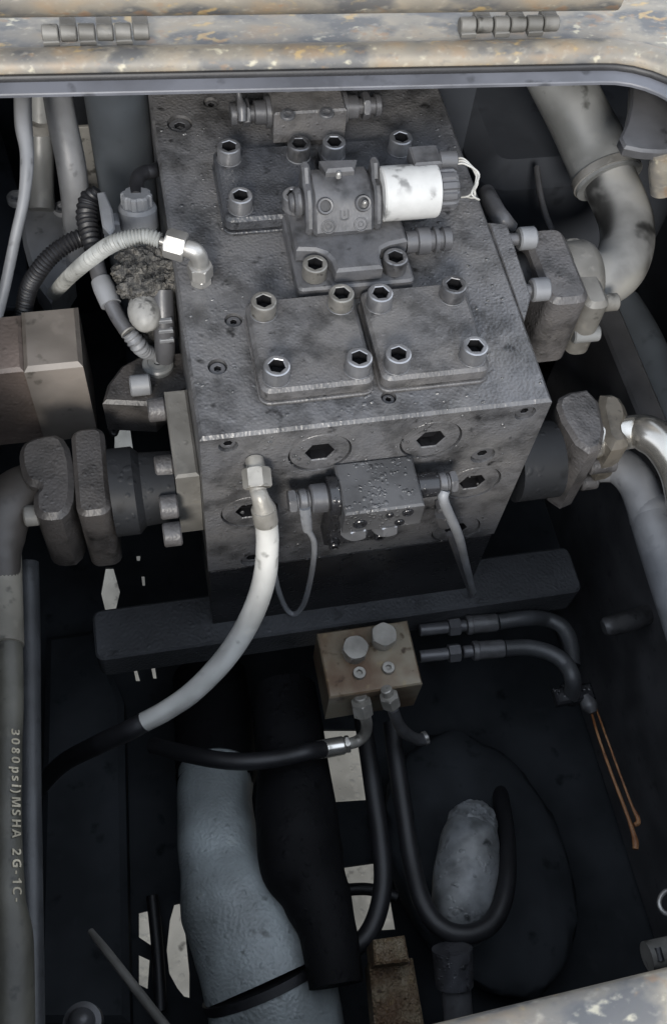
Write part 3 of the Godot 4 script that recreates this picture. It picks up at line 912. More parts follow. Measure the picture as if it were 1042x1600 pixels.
func block_front() -> void:
	# --- front valve with its side fittings
	var fv := thing("front_valve", "oily square valve bolted to the block's front face, speckled with dirt", "valve", Vector3(0.18, -0.16, 0.03))
	var m := MB.new()
	bx(m, Vector3(0.1375, -0.112, 0.0008), Vector3(0.2215, -0.071, 0.0630), 0.0022)
	part("body", m, M.wet_top, fv)
	m = MB.new()
	prism(m, [Vector2(0.131, -0.200), Vector2(0.204, -0.200), Vector2(0.212, -0.1125), Vector2(0.136, -0.1125)], 0.0006, 0.030, 0.003, Basis(Vector3(1, 0, 0), Vector3(0, 0, 1), Vector3(0, 1, 0)))
	part("mounting_plate", m, M.wet, fv)
	for p in [[0.155, -0.0935, 0.0075], [0.2045, -0.082, 0.0062], [0.1855, -0.0830, 0.0042], [0.198, -0.1010, 0.0055]]:
		var q := MB.new()
		circle_cut(q, Vector3(p[0], p[1], 0.0632), Vector3.BACK, [Vector2(p[2], 0), Vector2(p[2], 0.0012), Vector2(p[2] - 0.0008, 0.002)], p[2] * 0.55, 0.0018, 36)
		part("plug", q, M.wet, fv)
	for p in [Vector3(0.153, -0.112, 0.053), Vector3(0.187, -0.112, 0.053)]:
		var q := MB.new()
		hexnut(q, p, Vector3(0, -1, 0.45), 0.0135, 0.012, 0.4)
		part("hex_nut", q, M.bolt, fv)
	for p in [Vector3(0.140, -0.186, 0.030), Vector3(0.1955, -0.1475, 0.030), Vector3(0.1915, -0.178, 0.030), Vector3(0.1455, -0.150, 0.030)]:
		screw(fv, p, Vector3.BACK, 0.95, p.x * 70, small_screw, M.wet)
	# left side: big knurled cap, cylinder, banjo
	var axl := Vector3(0.1372, -0.088, 0.030)
	m = MB.new()
	lathe(m, axl, Vector3.LEFT, [Vector2(0.0205, 0), Vector2(0.0215, 0.001), Vector2(0.0215, 0.010), Vector2(0.0200, 0.011)], 40)
	part("collar", m, M.wet, fv)
	m = MB.new()
	rod(m, axl + Vector3.LEFT * 0.011, axl + Vector3.LEFT * 0.029, 0.0155, 28, 0.0016)
	part("fitting", m, M.steel_dark, fv)
	m = MB.new()
	rod(m, axl + Vector3.LEFT * 0.0292, axl + Vector3.LEFT * 0.0322, 0.0105, 24)
	rod(m, axl + Vector3.LEFT * 0.0325, axl + Vector3.LEFT * 0.041, 0.0118, 24)
	rod(m, axl + Vector3.LEFT * 0.0412, axl + Vector3.LEFT * 0.0442, 0.0098, 24)
	hexnut(m, axl + Vector3.LEFT * 0.0444, Vector3.LEFT, 0.0112, 0.008)
	part("banjo_fitting", m, M.bolt_dark, fv)
	var ho := axl + Vector3.LEFT * 0.0367
	m = MB.new()
	tube(m, [ho + Vector3(0, 0.002, 0.010), ho + Vector3(0.001, -0.012, 0.016), ho + Vector3(0.003, -0.03, 0.019)], [0.0062, 0.0058, 0.0052], 14, 6)
	tube(m, [ho + Vector3(0.003, -0.029, 0.019), Vector3(0.1127, -0.151, 0.05), Vector3(0.1149, -0.2271, 0.047), Vector3(0.1107, -0.3038, 0.047), Vector3(0.101, -0.3363, 0.047), Vector3(0.0903, -0.3302, 0.042), Vector3(0.0809, -0.2943, 0.034), Vector3(0.0755, -0.2562, 0.022), Vector3(0.0754, -0.2608, 0.004)], 0.0033, 12, 8)
	solo("capillary_hose", m, M.hose_gray, "thin pilot hose looping down left of the oily front valve", "hose")
	# right side
	var axr := Vector3(0.2218, -0.088, 0.030)
	m = MB.new()
	rod(m, axr, axr + Vector3.RIGHT * 0.024, 0.0135, 26, 0.0015)
	part("fitting", m, M.wet, fv)
	m = MB.new()
	rod(m, axr + Vector3.RIGHT * 0.0242, axr + Vector3.RIGHT * 0.033, 0.0115, 24)
	rod(m, axr + Vector3.RIGHT * 0.0332, axr + Vector3.RIGHT * 0.0365, 0.0098, 24)
	hexnut(m, axr + Vector3.RIGHT * 0.0367, Vector3.RIGHT, 0.0108, 0.007)
	part("banjo_fitting", m, M.bolt_dark, fv)
	ho = axr + Vector3.RIGHT * 0.0286
	m = MB.new()
	tube(m, [ho + Vector3(0, 0, 0.010), ho + Vector3(0.001, -0.014, 0.016), Vector3(0.2824, -0.1828, 0.045), Vector3(0.3105, -0.2723, 0.04), Vector3(0.3439, -0.3786, 0.033)], [0.0062, 0.0058, 0.0056, 0.0048, 0.004], 14, 8)
	solo("pilot_pipe", m, M.hose_gray, "dull steel pilot pipe slanting down right of the oily front valve", "pipe")
	var pn := thing("pilot_hose", "second pilot hose with a small hex nut beside the slanting pilot pipe", "hose", Vector3(0.2819, -0.2106, 0.012))
	m = MB.new()
	var pa := Vector3(0.2713, -0.1786, 0.016)
	var pc := Vector3(0.2881, -0.2312, 0.018)
	hexnut(m, pa, pc - pa, 0.0095, 0.024)
	rod(m, Vector3(pa.x, pa.y, 0.0005), pa, 0.0068)
	part("hex_nut", m, M.steel_dark, pn)
	m = MB.new()
	tube(m, [pc, Vector3(0.3097, -0.293, 0.02), Vector3(0.3359, -0.368, 0.018), Vector3(0.358, -0.4324, 0.014)], 0.0042, 12, 6)
	part("hose", m, M.steel_dark, pn)

	# --- white hose
	var wh := thing("white_hose", "thick whitish hose sweeping from the block's front down to the left", "hose", Vector3(0.0547, -0.1016, 0.03))
	m = MB.new()
	var h0 := Vector3(0.0534, -0.0448, 0.012)
	var h1 := Vector3(0.0527, -0.0525, 0.03)
	rod(m, Vector3(h0.x, h0.y, 0.0005), h0 + Vector3(0, 0, 0.006), 0.0095, 22)
	hexnut(m, h0, h1 - h0, 0.0128, 0.020, 0.2)
	part("hex_fitting", m, M.zinc_dirty, wh)
	m = MB.new()
	var dd := (h1 - h0).normalized()
	tube(m, [h0 + dd * 0.0202, h1 + dd * 0.004, Vector3(0.0539, -0.0562, 0.04), Vector3(0.0571, -0.0697, 0.046)], [0.0088, 0.0085, 0.009, 0.012], 20, 6)
	tube(m, [Vector3(0.0564, -0.0679, 0.0455), Vector3(0.0584, -0.0858, 0.052)], [0.0128, 0.0128], 24, 6)
	part("ferrule", m, M.zinc_dirty, wh)
	m = MB.new()
	var wp := [Vector3(0.0585, -0.0854, 0.0515), Vector3(0.0587, -0.1144, 0.062), Vector3(0.0534, -0.1593, 0.08), Vector3(0.0363, -0.2093, 0.1), Vector3(0.0066, -0.2606, 0.12), Vector3(-0.0335, -0.2991, 0.14), Vector3(-0.0691, -0.3246, 0.15), Vector3(-0.0989, -0.3414, 0.155)]
	tube(m, wp, [0.0118, 0.0120, 0.0126, 0.0128, 0.0128, 0.0124, 0.0120, 0.0118], 24, 10)
	part("hose", m, M.hose_white, wh)
	m = MB.new()
	tube(m, [Vector3(-0.0957, -0.3383, 0.155), Vector3(-0.1164, -0.3519, 0.158), Vector3(-0.16, -0.4113, 0.15), Vector3(-0.229, -0.5713, 0.12), Vector3(-0.3246, -0.8737, 0.08)], [0.0118, 0.0122, 0.0122, 0.0122, 0.0122], 20, 8)
	part("shadowed_end", m, M.rubber, wh)  # black end stands in for the white hose fading into shadow

func left_side() -> void:
	# --- flange plate on the block's left side with its screw heads
	var fp := thing("flange_plate", "light grey dusty plate bolted to the left side of the valve block", "flange plate", Vector3(-0.013, -0.19, -0.09))
	var m := MB.new()
	bx(m, Vector3(-0.0265, -0.235, -0.1465), Vector3(-0.0006, -0.110, -0.030), 0.003)
	part("plate", m, M.dusty_steel, fp)
	for p in [Vector3(-0.0363, -0.125, -0.1318), Vector3(-0.0358, -0.14, -0.0636), Vector3(-0.0371, -0.15, -0.0182), Vector3(-0.0381, -0.165, 0.0081)]:
		roundhead(fp, Vector3(-0.0268, p.y, p.z), Vector3.LEFT, 0.0135, 0.020, M.dark_plate)
	# --- rounded bracket behind it, with a port boss
	var br := thing("port_bracket", "dark grey rounded bracket with a ringed boss on the left of the block", "bracket", Vector3(-0.04, -0.2, -0.2))
	m = MB.new()
	prism(m, [Vector2(-0.0976, -0.1693), Vector2(-0.0899, -0.1944), Vector2(-0.0714, -0.2206), Vector2(-0.0516, -0.2317), Vector2(0.0027, -0.2328), Vector2(0.0074, -0.1818), Vector2(-0.0219, -0.1742), Vector2(-0.0399, -0.158)], -0.21, -0.15, 0.004)
	part("plate", m, M.dark_cast, br)
	m = MB.new()
	var boss := Vector3(-0.0288, -0.145, -0.2132)
	circle_cut(m, Vector3(boss.x, -0.1502, boss.z), Vector3.UP, [Vector2(0.0185, 0), Vector2(0.0185, 0.006), Vector2(0.0165, 0.0085), Vector2(0.012, 0.0085), Vector2(0.0115, 0.0075)], 0.004, 0.004)
	part("boss", m, M.pipe, br)
	var hb := Vector3(-0.0399, -0.14, -0.1802)
	roundhead(br, hb, Vector3.LEFT, 0.0125, 0.024, M.hose_gray)
	# --- brown cylinder at the far left
	var cy := thing("brown_box", "dusty brown steel box at the left edge, above the bolted flange", "box", Vector3(-0.25, -0.27, -0.25))
	var m2 := MB.new()
	bx(m2, Vector3(-0.1795, -0.27, -0.293), Vector3(-0.1135, -0.12, -0.203), 0.005)
	part("end_block", m2, M.brown, cy)
	m2 = MB.new()
	bx(m2, Vector3(-0.42, -0.27, -0.290), Vector3(-0.1800, -0.1225, -0.206), 0.004)
	part("body", m2, M.brown_red, cy)
	# --- left flange with its pipe
	var lf := thing("left_flange", "brownish grey split flange and pipe bend low at the left", "flange", Vector3(-0.13, -0.24, -0.06))
	m = MB.new()
	prism(m, rrect(-0.1345, -0.128, -0.098, -0.014, 0.012, 5), -0.265, -0.138, 0.005)
	part("flange", m, M.dark_cast, lf)
	m = MB.new()
	prism(m, soft([Vector2(-0.1349, -0.126), Vector2(-0.1349, -0.016), Vector2(-0.178, -0.016), Vector2(-0.180, -0.050), Vector2(-0.170, -0.058), Vector2(-0.188, -0.064), Vector2(-0.194, -0.108), Vector2(-0.180, -0.126)], 2), -0.258, -0.139, 0.006)
	part("split_clamp", m, M.dark_cast, lf)
	roundhead(lf, Vector3(-0.176, -0.160, -0.034), Vector3.LEFT, 0.0115, 0.016, M.dusty_steel)
	m = MB.new()
	lathe(m, Vector3(-0.0975, -0.175, -0.060), Vector3.RIGHT, [Vector2(0.050, 0), Vector2(0.050, 0.026), Vector2(0.042, 0.034), Vector2(0.040, 0.070)], 36)
	part("neck", m, M.oily, lf)
	m = MB.new()
	tube(m, [Vector3(-0.150, -0.185, -0.075), Vector3(-0.1895, -0.18, -0.0781), Vector3(-0.2114, -0.17, -0.0525), Vector3(-0.221, -0.18, -0.0229), Vector3(-0.222, -0.188, 0.0046), Vector3(-0.223, -0.195, 0.0399)], [0.031, 0.031, 0.030, 0.026, 0.020, 0.0195], 30, 8)
	part("pipe_bend", m, M.brown_dark, lf)
	# --- black ring by the pale gap
	m = MB.new()
	tube(m, [Vector3(-0.0925, -0.25, -0.2256), Vector3(-0.0875, -0.25, -0.2179), Vector3(-0.0869, -0.25, -0.2058), Vector3(-0.0912, -0.25, -0.1926), Vector3(-0.0957, -0.25, -0.1952), Vector3(-0.0961, -0.25, -0.211), Vector3(-0.0925, -0.25, -0.2256)], 0.0030, 10, 6)
	solo("wire_loop", m, M.rubber, "small black wire loop in front of the pale gap by the bracket", "wire")

func upper_left() -> void:
	var m := MB.new()
	# light cable in front of everything
	tube(m, [Vector3(-0.1416, 0.03, -0.5114), Vector3(-0.1451, 0.02, -0.4465), Vector3(-0.1458, 0, -0.4116), Vector3(-0.156, -0.03, -0.3783), Vector3(-0.1719, -0.06, -0.3498), Vector3(-0.1931, -0.1, -0.3103), Vector3(-0.2151, -0.14, -0.2791)], [0.0105, 0.0100, 0.0078, 0.0066, 0.0064, 0.0064, 0.0064], 16, 8)
	solo("grey_cable", m, M.hose_gray, "light grey cable hanging down the far left past the bolted housing", "cable")
	# tube seated in a two-eared housing
	var hs := thing("pipe_housing", "grey two-eared housing holding an upright tube, upper left", "housing", Vector3(-0.1567, -0.25, -0.5045))
	m = MB.new()
	tube(m, [Vector3(-0.1332, -0.08, -0.659), Vector3(-0.1417, -0.12, -0.6209), Vector3(-0.1497, -0.16, -0.5934), Vector3(-0.1571, -0.2, -0.5414)], [0.0165, 0.0165, 0.0175, 0.0175], 26, 6)
	part("tube", m, M.pipe, hs)
	m = MB.new()
	tube(m, [Vector3(-0.1414, -0.112, -0.616), Vector3(-0.1441, -0.128, -0.6156)], 0.0185, 26, 2)
	part("clip_ring", m, M.zinc, hs)
	m = MB.new()
	prism(m, [Vector2(-0.1913, -0.5909), Vector2(-0.1775, -0.5895), Vector2(-0.1699, -0.561), Vector2(-0.1458, -0.5584), Vector2(-0.1369, -0.5625), Vector2(-0.1177, -0.563), Vector2(-0.1164, -0.5267), Vector2(-0.1266, -0.4999), Vector2(-0.1251, -0.4384), Vector2(-0.1544, -0.3853), Vector2(-0.1769, -0.4329), Vector2(-0.1862, -0.4921)], -0.27, -0.21, 0.006)
	part("body", m, M.hose_gray, hs)
	for p in [Vector3(-0.1904, -0.207, -0.5762), Vector3(-0.1294, -0.207, -0.5485)]:
		var q := MB.new()
		circle_cut(q, p - Vector3(0, 0.006, 0), Vector3.UP, [Vector2(0.014, 0), Vector2(0.014, 0.007), Vector2(0.0125, 0.009)], 0.0070, 0.008)
		part("bolt_eye", q, M.hose_gray, hs)
	# fat hose beside the tube
	m = MB.new()
	tube(m, [Vector3(-0.11, -0.02, -0.5884), Vector3(-0.1076, -0.05, -0.5304), Vector3(-0.1045, -0.09, -0.4956), Vector3(-0.1075, -0.15, -0.4804), Vector3(-0.1161, -0.22, -0.4705)], 0.0185, 26, 8)
	solo("fat_hose", m, M.hose_gray, "thick grey-blue hose passing right of the two-eared housing", "hose")
	# upright tank, bluish
	var tk := thing("upright_canister", "tall bluish grey canister standing left of the valve block", "canister", Vector3(-0.07, -0.5, -0.55))
	m = MB.new()
	var tc := Vector3(-0.0379, -0.1, -0.5305)
	lathe(m, Vector3(tc.x, -0.52, tc.z), Vector3.UP, [Vector2(0.036, 0), Vector2(0.039, 0.004), Vector2(0.039, 0.545), Vector2(0.035, 0.555), Vector2(0.02, 0.56)], 44)
	part("shell", m, M.panel, tk)
	# added sheet behind; its pale colour stands for outside light in a gap
	m = MB.new()
	var pg := Vector3(-0.0872, -0.25, -0.6854)
	bx(m, pg + Vector3(-0.03, -0.12, -0.012), pg + Vector3(0.03, 0.06, -0.006), 0.001)
	solo("outside_light_sheet", m, M.white_plastic, "added pale sheet standing in for outside light between fat hose and canister", "sheet")
	# black corrugated hose behind the conduit
	m = MB.new()
	tube(m, [Vector3(-0.0741, -0.06, -0.3432), Vector3(-0.1037, -0.06, -0.3382), Vector3(-0.1312, -0.07, -0.3289), Vector3(-0.153, -0.09, -0.3214), Vector3(-0.1701, -0.12, -0.321), Vector3(-0.1836, -0.16, -0.3126)], 0.0110, 18, 8, true, 0.0020, 0.0045)
	solo("black_conduit", m, M.rubber, "black corrugated conduit arching behind the white one", "conduit")
	# sensor cable with crimped sleeves, ending at the boss
	var sc := thing("sensor_cable", "grey sleeved cable running down to the ringed boss beside the block", "cable", Vector3(-0.068, -0.07, -0.2485))
	m = MB.new()
	tube(m, [Vector3(-0.0729, -0.02, -0.3733), Vector3(-0.0831, -0.03, -0.3686), Vector3(-0.0885, -0.04, -0.3509), Vector3(-0.0861, -0.05, -0.3201), Vector3(-0.0844, -0.06, -0.3017)], [0.006, 0.0125, 0.0130, 0.0110, 0.0105], 18, 8, true, 0.0022, 0.0062)
	part("ribbed_boot", m, M.rubber, sc)
	m = MB.new()
	tube(m, [Vector3(-0.0848, -0.06, -0.3057), Vector3(-0.082, -0.065, -0.2825), Vector3(-0.077, -0.07, -0.2612)], [0.0095, 0.0095, 0.010], 18, 6)
	tube(m, [Vector3(-0.0737, -0.072, -0.251), Vector3(-0.0668, -0.08, -0.2324), Vector3(-0.0581, -0.085, -0.2149)], [0.0092, 0.0088, 0.0088], 18, 6)
	part("cable", m, M.steel_dark, sc)
	m = MB.new()
	tube(m, [Vector3(-0.081, -0.065, -0.2765), Vector3(-0.0779, -0.068, -0.2653), Vector3(-0.0729, -0.074, -0.247)], [0.0115, 0.0125, 0.0118], 20, 6)
	part("sleeve", m, M.hose_gray, sc)
	m = MB.new()
	tube(m, [Vector3(-0.0604, -0.085, -0.2208), Vector3(-0.0568, -0.087, -0.2146)], 0.0092, 18, 2)
	part("pale_band", m, M.white_plastic, sc)
	m = MB.new()
	tube(m, [Vector3(-0.0575, -0.087, -0.2156), Vector3(-0.0486, -0.1, -0.2075), Vector3(-0.0424, -0.115, -0.2097), Vector3(-0.0326, -0.13, -0.2169)], [0.0100, 0.0105, 0.0095, 0.0075], 20, 8, true, 0.0018, 0.0058)
	tube(m, [Vector3(-0.0354, -0.128, -0.2166), Vector3(-0.0284, -0.134, -0.2168), Vector3(-0.0268, -0.142, -0.2163)], [0.0078, 0.0078, 0.007], 16, 6)
	part("boot", m, M.hose_gray, sc)
	# ribbed connector with a black hose tail
	var cn := thing("ribbed_connector", "greenish grey ribbed connector cap behind the white conduit", "connector", Vector3(-0.0314, 0, -0.283))
	m = MB.new()
	var cp := Vector3(-0.0305, -0.03, -0.3219)
	var up := Vector3(0.02, 1, -0.25).normalized()
	var b := dirb(up)
	var rings := []
	for e in [[0.0215, 0.0, 0], [0.0215, 0.022, 0], [0.0190, 0.026, 0], [0.0175, 0.0262, 1], [0.0175, 0.038, 1], [0.0150, 0.040, 1]]:
		var p := PackedVector3Array()
		for j in 64:
			var t := TAU * j / 64.0
			var r: float = e[0] * (0.90 if e[2] == 1 and j % 8 < 4 else 1.0)
			p.push_back(cp + up * e[1] + b.x * sin(t) * r + b.z * cos(t) * r)
		rings.push_back(p)
	m.loft(rings)
	part("cap", m, M.hose_gray, cn, 25)
	m = MB.new()
	bx(m, cp + Vector3(-0.040, -0.006, -0.006), cp + Vector3(-0.021, 0.018, 0.012), 0.003)
	part("side_lug", m, M.hose_gray, cn)
	m = MB.new()
	tube(m, [cp + up * 0.034, Vector3(-0.0291, 0, -0.3467), Vector3(-0.0253, 0, -0.3649), Vector3(-0.0173, -0.004, -0.377), Vector3(-0.0082, -0.01, -0.3851), Vector3(0.0025, -0.04, -0.425)], 0.0082, 16, 8)
	part("hose_tail", m, M.rubber, cn)
	m = MB.new()
	prism(m, [Vector2(-0.0719, -0.336), Vector2(-0.0634, -0.3371), Vector2(-0.0573, -0.3085), Vector2(-0.0569, -0.2793), Vector2(-0.063, -0.2704), Vector2(-0.0701, -0.2846)], -0.004, 0.010, 0.002)
	solo("clip_plate", m, M.hose_gray, "flat grey clip between the ribbed boot and the connector cap", "clip")
	# caked valve body with white cap and latch plug
	var cb := thing("caked_valve", "valve caked in dry dirt with a white domed cap, beside the block", "valve", Vector3(-0.0289, -0.1, -0.2911))
	m = MB.new()
	prism(m, [Vector2(-0.0539, -0.2945), Vector2(-0.0014, -0.3006), Vector2(-0.0014, -0.2342), Vector2(-0.0247, -0.2275), Vector2(-0.0485, -0.2265), Vector2(-0.0528, -0.2574)], -0.13, -0.035, 0.004)
	var cc := Vector3(-0.0267, -0.04, -0.264)
	for k in 16:
		blob(m, cc + Vector3(-0.026 + 0.0036 * k, -0.004 + 0.003 * sin(k * 5.1), 0.026 * sin(k * 2.3)), Vector3(0.015, 0.011, 0.013), 0.55, 40 + k, 10)
	part("body", m, M.caked, cb, 60)
	m = MB.new()
	blob(m, Vector3(-0.0362, -0.06, -0.2196), Vector3(0.019, 0.018, 0.026), 0.07, 4, 18)
	part("white_cap", m, M.white_plastic, cb, 70)
	m = MB.new()
	tube(m, [Vector3(-0.0142, -0.045, -0.2365), Vector3(-0.0169, -0.07, -0.2139), Vector3(-0.0187, -0.1, -0.2019), Vector3(-0.0205, -0.12, -0.1977)], [0.012, 0.0122, 0.0118, 0.0100], 20, 6)
	part("plug_body", m, M.steel_dark, cb)
	for e in [[502, -.062], [516, -.070], [530, -.078]]:
		var q := MB.new()
		var pp := Vector3(-0.0158, -0.062, -0.2049).lerp(Vector3(-0.0161, -0.085, -0.1966), (e[0] - 502) / 28.0)
		bx(q, pp + Vector3(-0.008, -0.002, -0.0025), pp + Vector3(0.008, 0.0035, 0.0025), 0.0008)
		part("latch_bar", q, M.hose_gray, cb)
	# dim plate at the far left
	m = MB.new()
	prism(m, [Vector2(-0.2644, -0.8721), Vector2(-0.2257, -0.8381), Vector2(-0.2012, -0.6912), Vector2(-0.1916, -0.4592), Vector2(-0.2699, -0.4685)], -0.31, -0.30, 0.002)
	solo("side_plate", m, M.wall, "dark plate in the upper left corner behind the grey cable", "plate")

func right_side() -> void:
	# --- upper right flange with the big pipe
	var rf := thing("upper_right_flange", "grey split flange at the lower end of the big bent pipe", "flange", Vector3(0.46, -0.14, -0.23))
	var b := Basis(Vector3(0, 0, 1), Vector3(1, 0, 0), Vector3(0, 1, 0))
	var m := MB.new()
	prism(m, rrect(0.415, -0.272, 0.465, -0.156, 0.014, 5), -0.150, -0.034, 0.006)
	part("flange", m, M.dark_plate, rf)
	m = MB.new()
	prism(m, rrect(0.4655, -0.271, 0.496, -0.158, 0.012, 5), -0.145, -0.050, 0.006)
	lathe(m, Vector3(0.4660, -0.086, -0.232), Vector3.RIGHT, [Vector2(0.046, 0), Vector2(0.047, 0.028), Vector2(0.043, 0.036), Vector2(0.038, 0.040)], 36)
	part("split_clamp", m, M.dusty_steel, rf)
	roundhead(rf, Vector3(0.4962, -0.068, -0.176), Vector3.RIGHT, 0.0105, 0.018, M.dusty_steel)
	roundhead(rf, Vector3(0.4665, -0.110, -0.166), Vector3.RIGHT, 0.0105, 0.034, M.pipe)
	m = MB.new()
	lathe(m, Vector3(0.383, -0.085, -0.235), Vector3.RIGHT, [Vector2(0.036, 0), Vector2(0.036, 0.0405)], 36)
	part("neck", m, M.oily, rf)
	var bl := thing("adapter_bolts", "two large bolts standing out of the block's right adapter", "bolts", Vector3(0.40, -0.03, -0.2))
	for p in [Vector3(0.4076, -0.03, -0.2524), Vector3(0.3998, -0.03, -0.173)]:
		var q := MB.new()
		rod(q, Vector3(0.381, p.y, p.z), Vector3(p.x - 0.005, p.y, p.z), 0.0075)
		part("shank", q, M.steel_dark, bl)
		q = MB.new()
		rod(q, Vector3(p.x - 0.005, p.y, p.z), Vector3(p.x + 0.016, p.y, p.z), 0.0135, 24, 0.002)
		part("head", q, M.hose_gray, bl)
	# pipe
	var bp := thing("big_bent_pipe", "thick grey bent pipe with a ring clamp, upper right", "pipe", Vector3(0.6142, -0.15, -0.3428))
	m = MB.new()
	tube(m, [Vector3(0.468, -0.090, -0.225), Vector3(0.5364, -0.1, -0.244), Vector3(0.5714, -0.1, -0.2805), Vector3(0.5879, -0.095, -0.3304), Vector3(0.5836, -0.085, -0.3824), Vector3(0.5804, -0.08, -0.3988)], [0.0345, 0.0345, 0.0345, 0.0345, 0.0350, 0.0350], 36, 10)
	part("elbow", m, M.pipe_tan, bp)
	m = MB.new()
	tube(m, [Vector3(0.5818, -0.084, -0.3911), Vector3(0.5728, -0.07, -0.4345), Vector3(0.5532, -0.045, -0.4809), Vector3(0.5325, -0.02, -0.535), Vector3(0.5141, 0, -0.5748)], [0.0440, 0.0425, 0.0405, 0.0405, 0.0405], 40, 8)
	part("rubber_sleeve", m, M.pipe, bp)
	m = MB.new()
	tube(m, [Vector3(0.5805, -0.083, -0.3937), Vector3(0.5793, -0.08, -0.4038)], 0.0458, 40, 2)
	part("ring_clamp", m, M.zinc, bp)
	# --- lower right flange with its silver bend
	var lr := thing("lower_right_flange", "tilted dirty flange with tan rounded clamp at the block's lower right", "flange", Vector3(0.45, -0.25, -0.02))
	m = MB.new()
	prism(m, soft([Vector2(0.423, -0.0746), Vector2(0.437, -0.0992), Vector2(0.4831, -0.1009), Vector2(0.4701, -0.0187), Vector2(0.4369, -0.009)], 1), -0.265, -0.13, 0.005)
	part("flange", m, M.dark_plate, lr)
	m = MB.new()
	prism(m, soft([Vector2(0.4813, -0.0953), Vector2(0.5101, -0.0935), Vector2(0.5144, -0.0681), Vector2(0.5089, -0.0501), Vector2(0.4998, -0.0402), Vector2(0.5022, -0.0289), Vector2(0.4972, -0.0168), Vector2(0.4689, -0.0153)], 1), -0.215, -0.133, 0.008)
	part("split_clamp", m, M.flange_tan, lr)
	m = MB.new()
	lathe(m, Vector3(0.365, -0.17, -0.032), Vector3.RIGHT, [Vector2(0.046, 0), Vector2(0.046, 0.052)], 32)
	part("neck", m, M.oily, lr)
	var fe := Vector3(0.4604, -0.13, -0.0183)
	roundhead(lr, Vector3(fe.x + 0.004, -0.185, fe.z - 0.006), Vector3.RIGHT, 0.0105, 0.034, M.dark_plate)
	roundhead(lr, Vector3(fe.x + 0.004, -0.222, fe.z - 0.006), Vector3.RIGHT, 0.0105, 0.022, M.dark_plate)
	m = MB.new()
	tube(m, [Vector3(0.452, -0.160, -0.040), Vector3(0.515, -0.152, -0.0452), Vector3(0.5298, -0.14, -0.0302), Vector3(0.5427, -0.14, -0.0101), Vector3(0.5529, -0.15, 0.0208), Vector3(0.5497, -0.16, 0.0669)], [0.020, 0.020, 0.0225, 0.0230, 0.0230, 0.0230], 28, 8)
	solo("silver_bend", m, M.silver, "bright silver pipe bend leaving the tan clamp at the right edge", "pipe")
	var gh := thing("sleeved_hose", "grey hose with a smooth end sleeve below the silver bend, right edge", "hose", Vector3(0.5421, -0.25, 0.013))
	m = MB.new()
	tube(m, [Vector3(0.5, -0.235, -0.0554), Vector3(0.523, -0.225, -0.0438), Vector3(0.5372, -0.225, -0.0178), Vector3(0.5408, -0.23, 0.0153), Vector3(0.5405, -0.235, 0.0354)], 0.0235, 26, 8)
	part("hose", m, M.hose_gray, gh)
	m = MB.new()
	tube(m, [Vector3(0.5454, -0.232, 0.0213), Vector3(0.5455, -0.233, 0.029), Vector3(0.5477, -0.245, 0.0771), Vector3(0.5846, -0.34, 0.2671)], [0.025, 0.0275, 0.0275, 0.0275], 28, 6)
	part("end_sleeve", m, M.hose_gray, gh)
	# dim pipe and tank behind
	m = MB.new()
	tube(m, [Vector3(0.6939, -0.36, -0.4065), Vector3(0.7035, -0.36, -0.3274), Vector3(0.7008, -0.36, -0.2058), Vector3(0.6857, -0.36, -0.0731)], 0.036, 26, 6)
	solo("dim_pipe", m, M.panel, "dim dark blue pipe low behind the right side, between the two flanges", "pipe")
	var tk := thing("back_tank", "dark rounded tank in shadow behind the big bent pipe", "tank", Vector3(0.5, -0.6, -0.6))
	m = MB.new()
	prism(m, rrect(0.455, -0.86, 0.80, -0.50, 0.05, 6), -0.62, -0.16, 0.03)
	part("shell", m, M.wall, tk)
	m = MB.new()
	tube(m, [Vector3(0.531, -0.15, -0.4989), Vector3(0.5214, -0.15, -0.451), Vector3(0.5168, -0.15, -0.414), Vector3(0.516, -0.15, -0.3752)], 0.0045, 10, 8)
	solo("thin_cable", m, M.steel_dark, "thin dark cable in the shadow left of the big bent pipe", "cable")
	m = MB.new()
	tube(m, [Vector3(0.4011, -0.06, -0.3642), Vector3(0.3966, -0.05, -0.3313), Vector3(0.3962, -0.04, -0.2967), Vector3(0.4114, -0.05, -0.2904)], [0.010, 0.012, 0.012, 0.008], 14, 6)
	solo("dark_hose_stub", m, M.steel_dark, "short dark hose stub behind the solenoid's wires", "hose")
	# dark bracket behind the block, right of the pilot block
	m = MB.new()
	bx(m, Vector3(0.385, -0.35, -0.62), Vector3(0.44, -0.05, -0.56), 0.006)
	solo("rear_bracket", m, M.wall, "dark upright bracket in shadow behind the block's back right corner", "bracket")

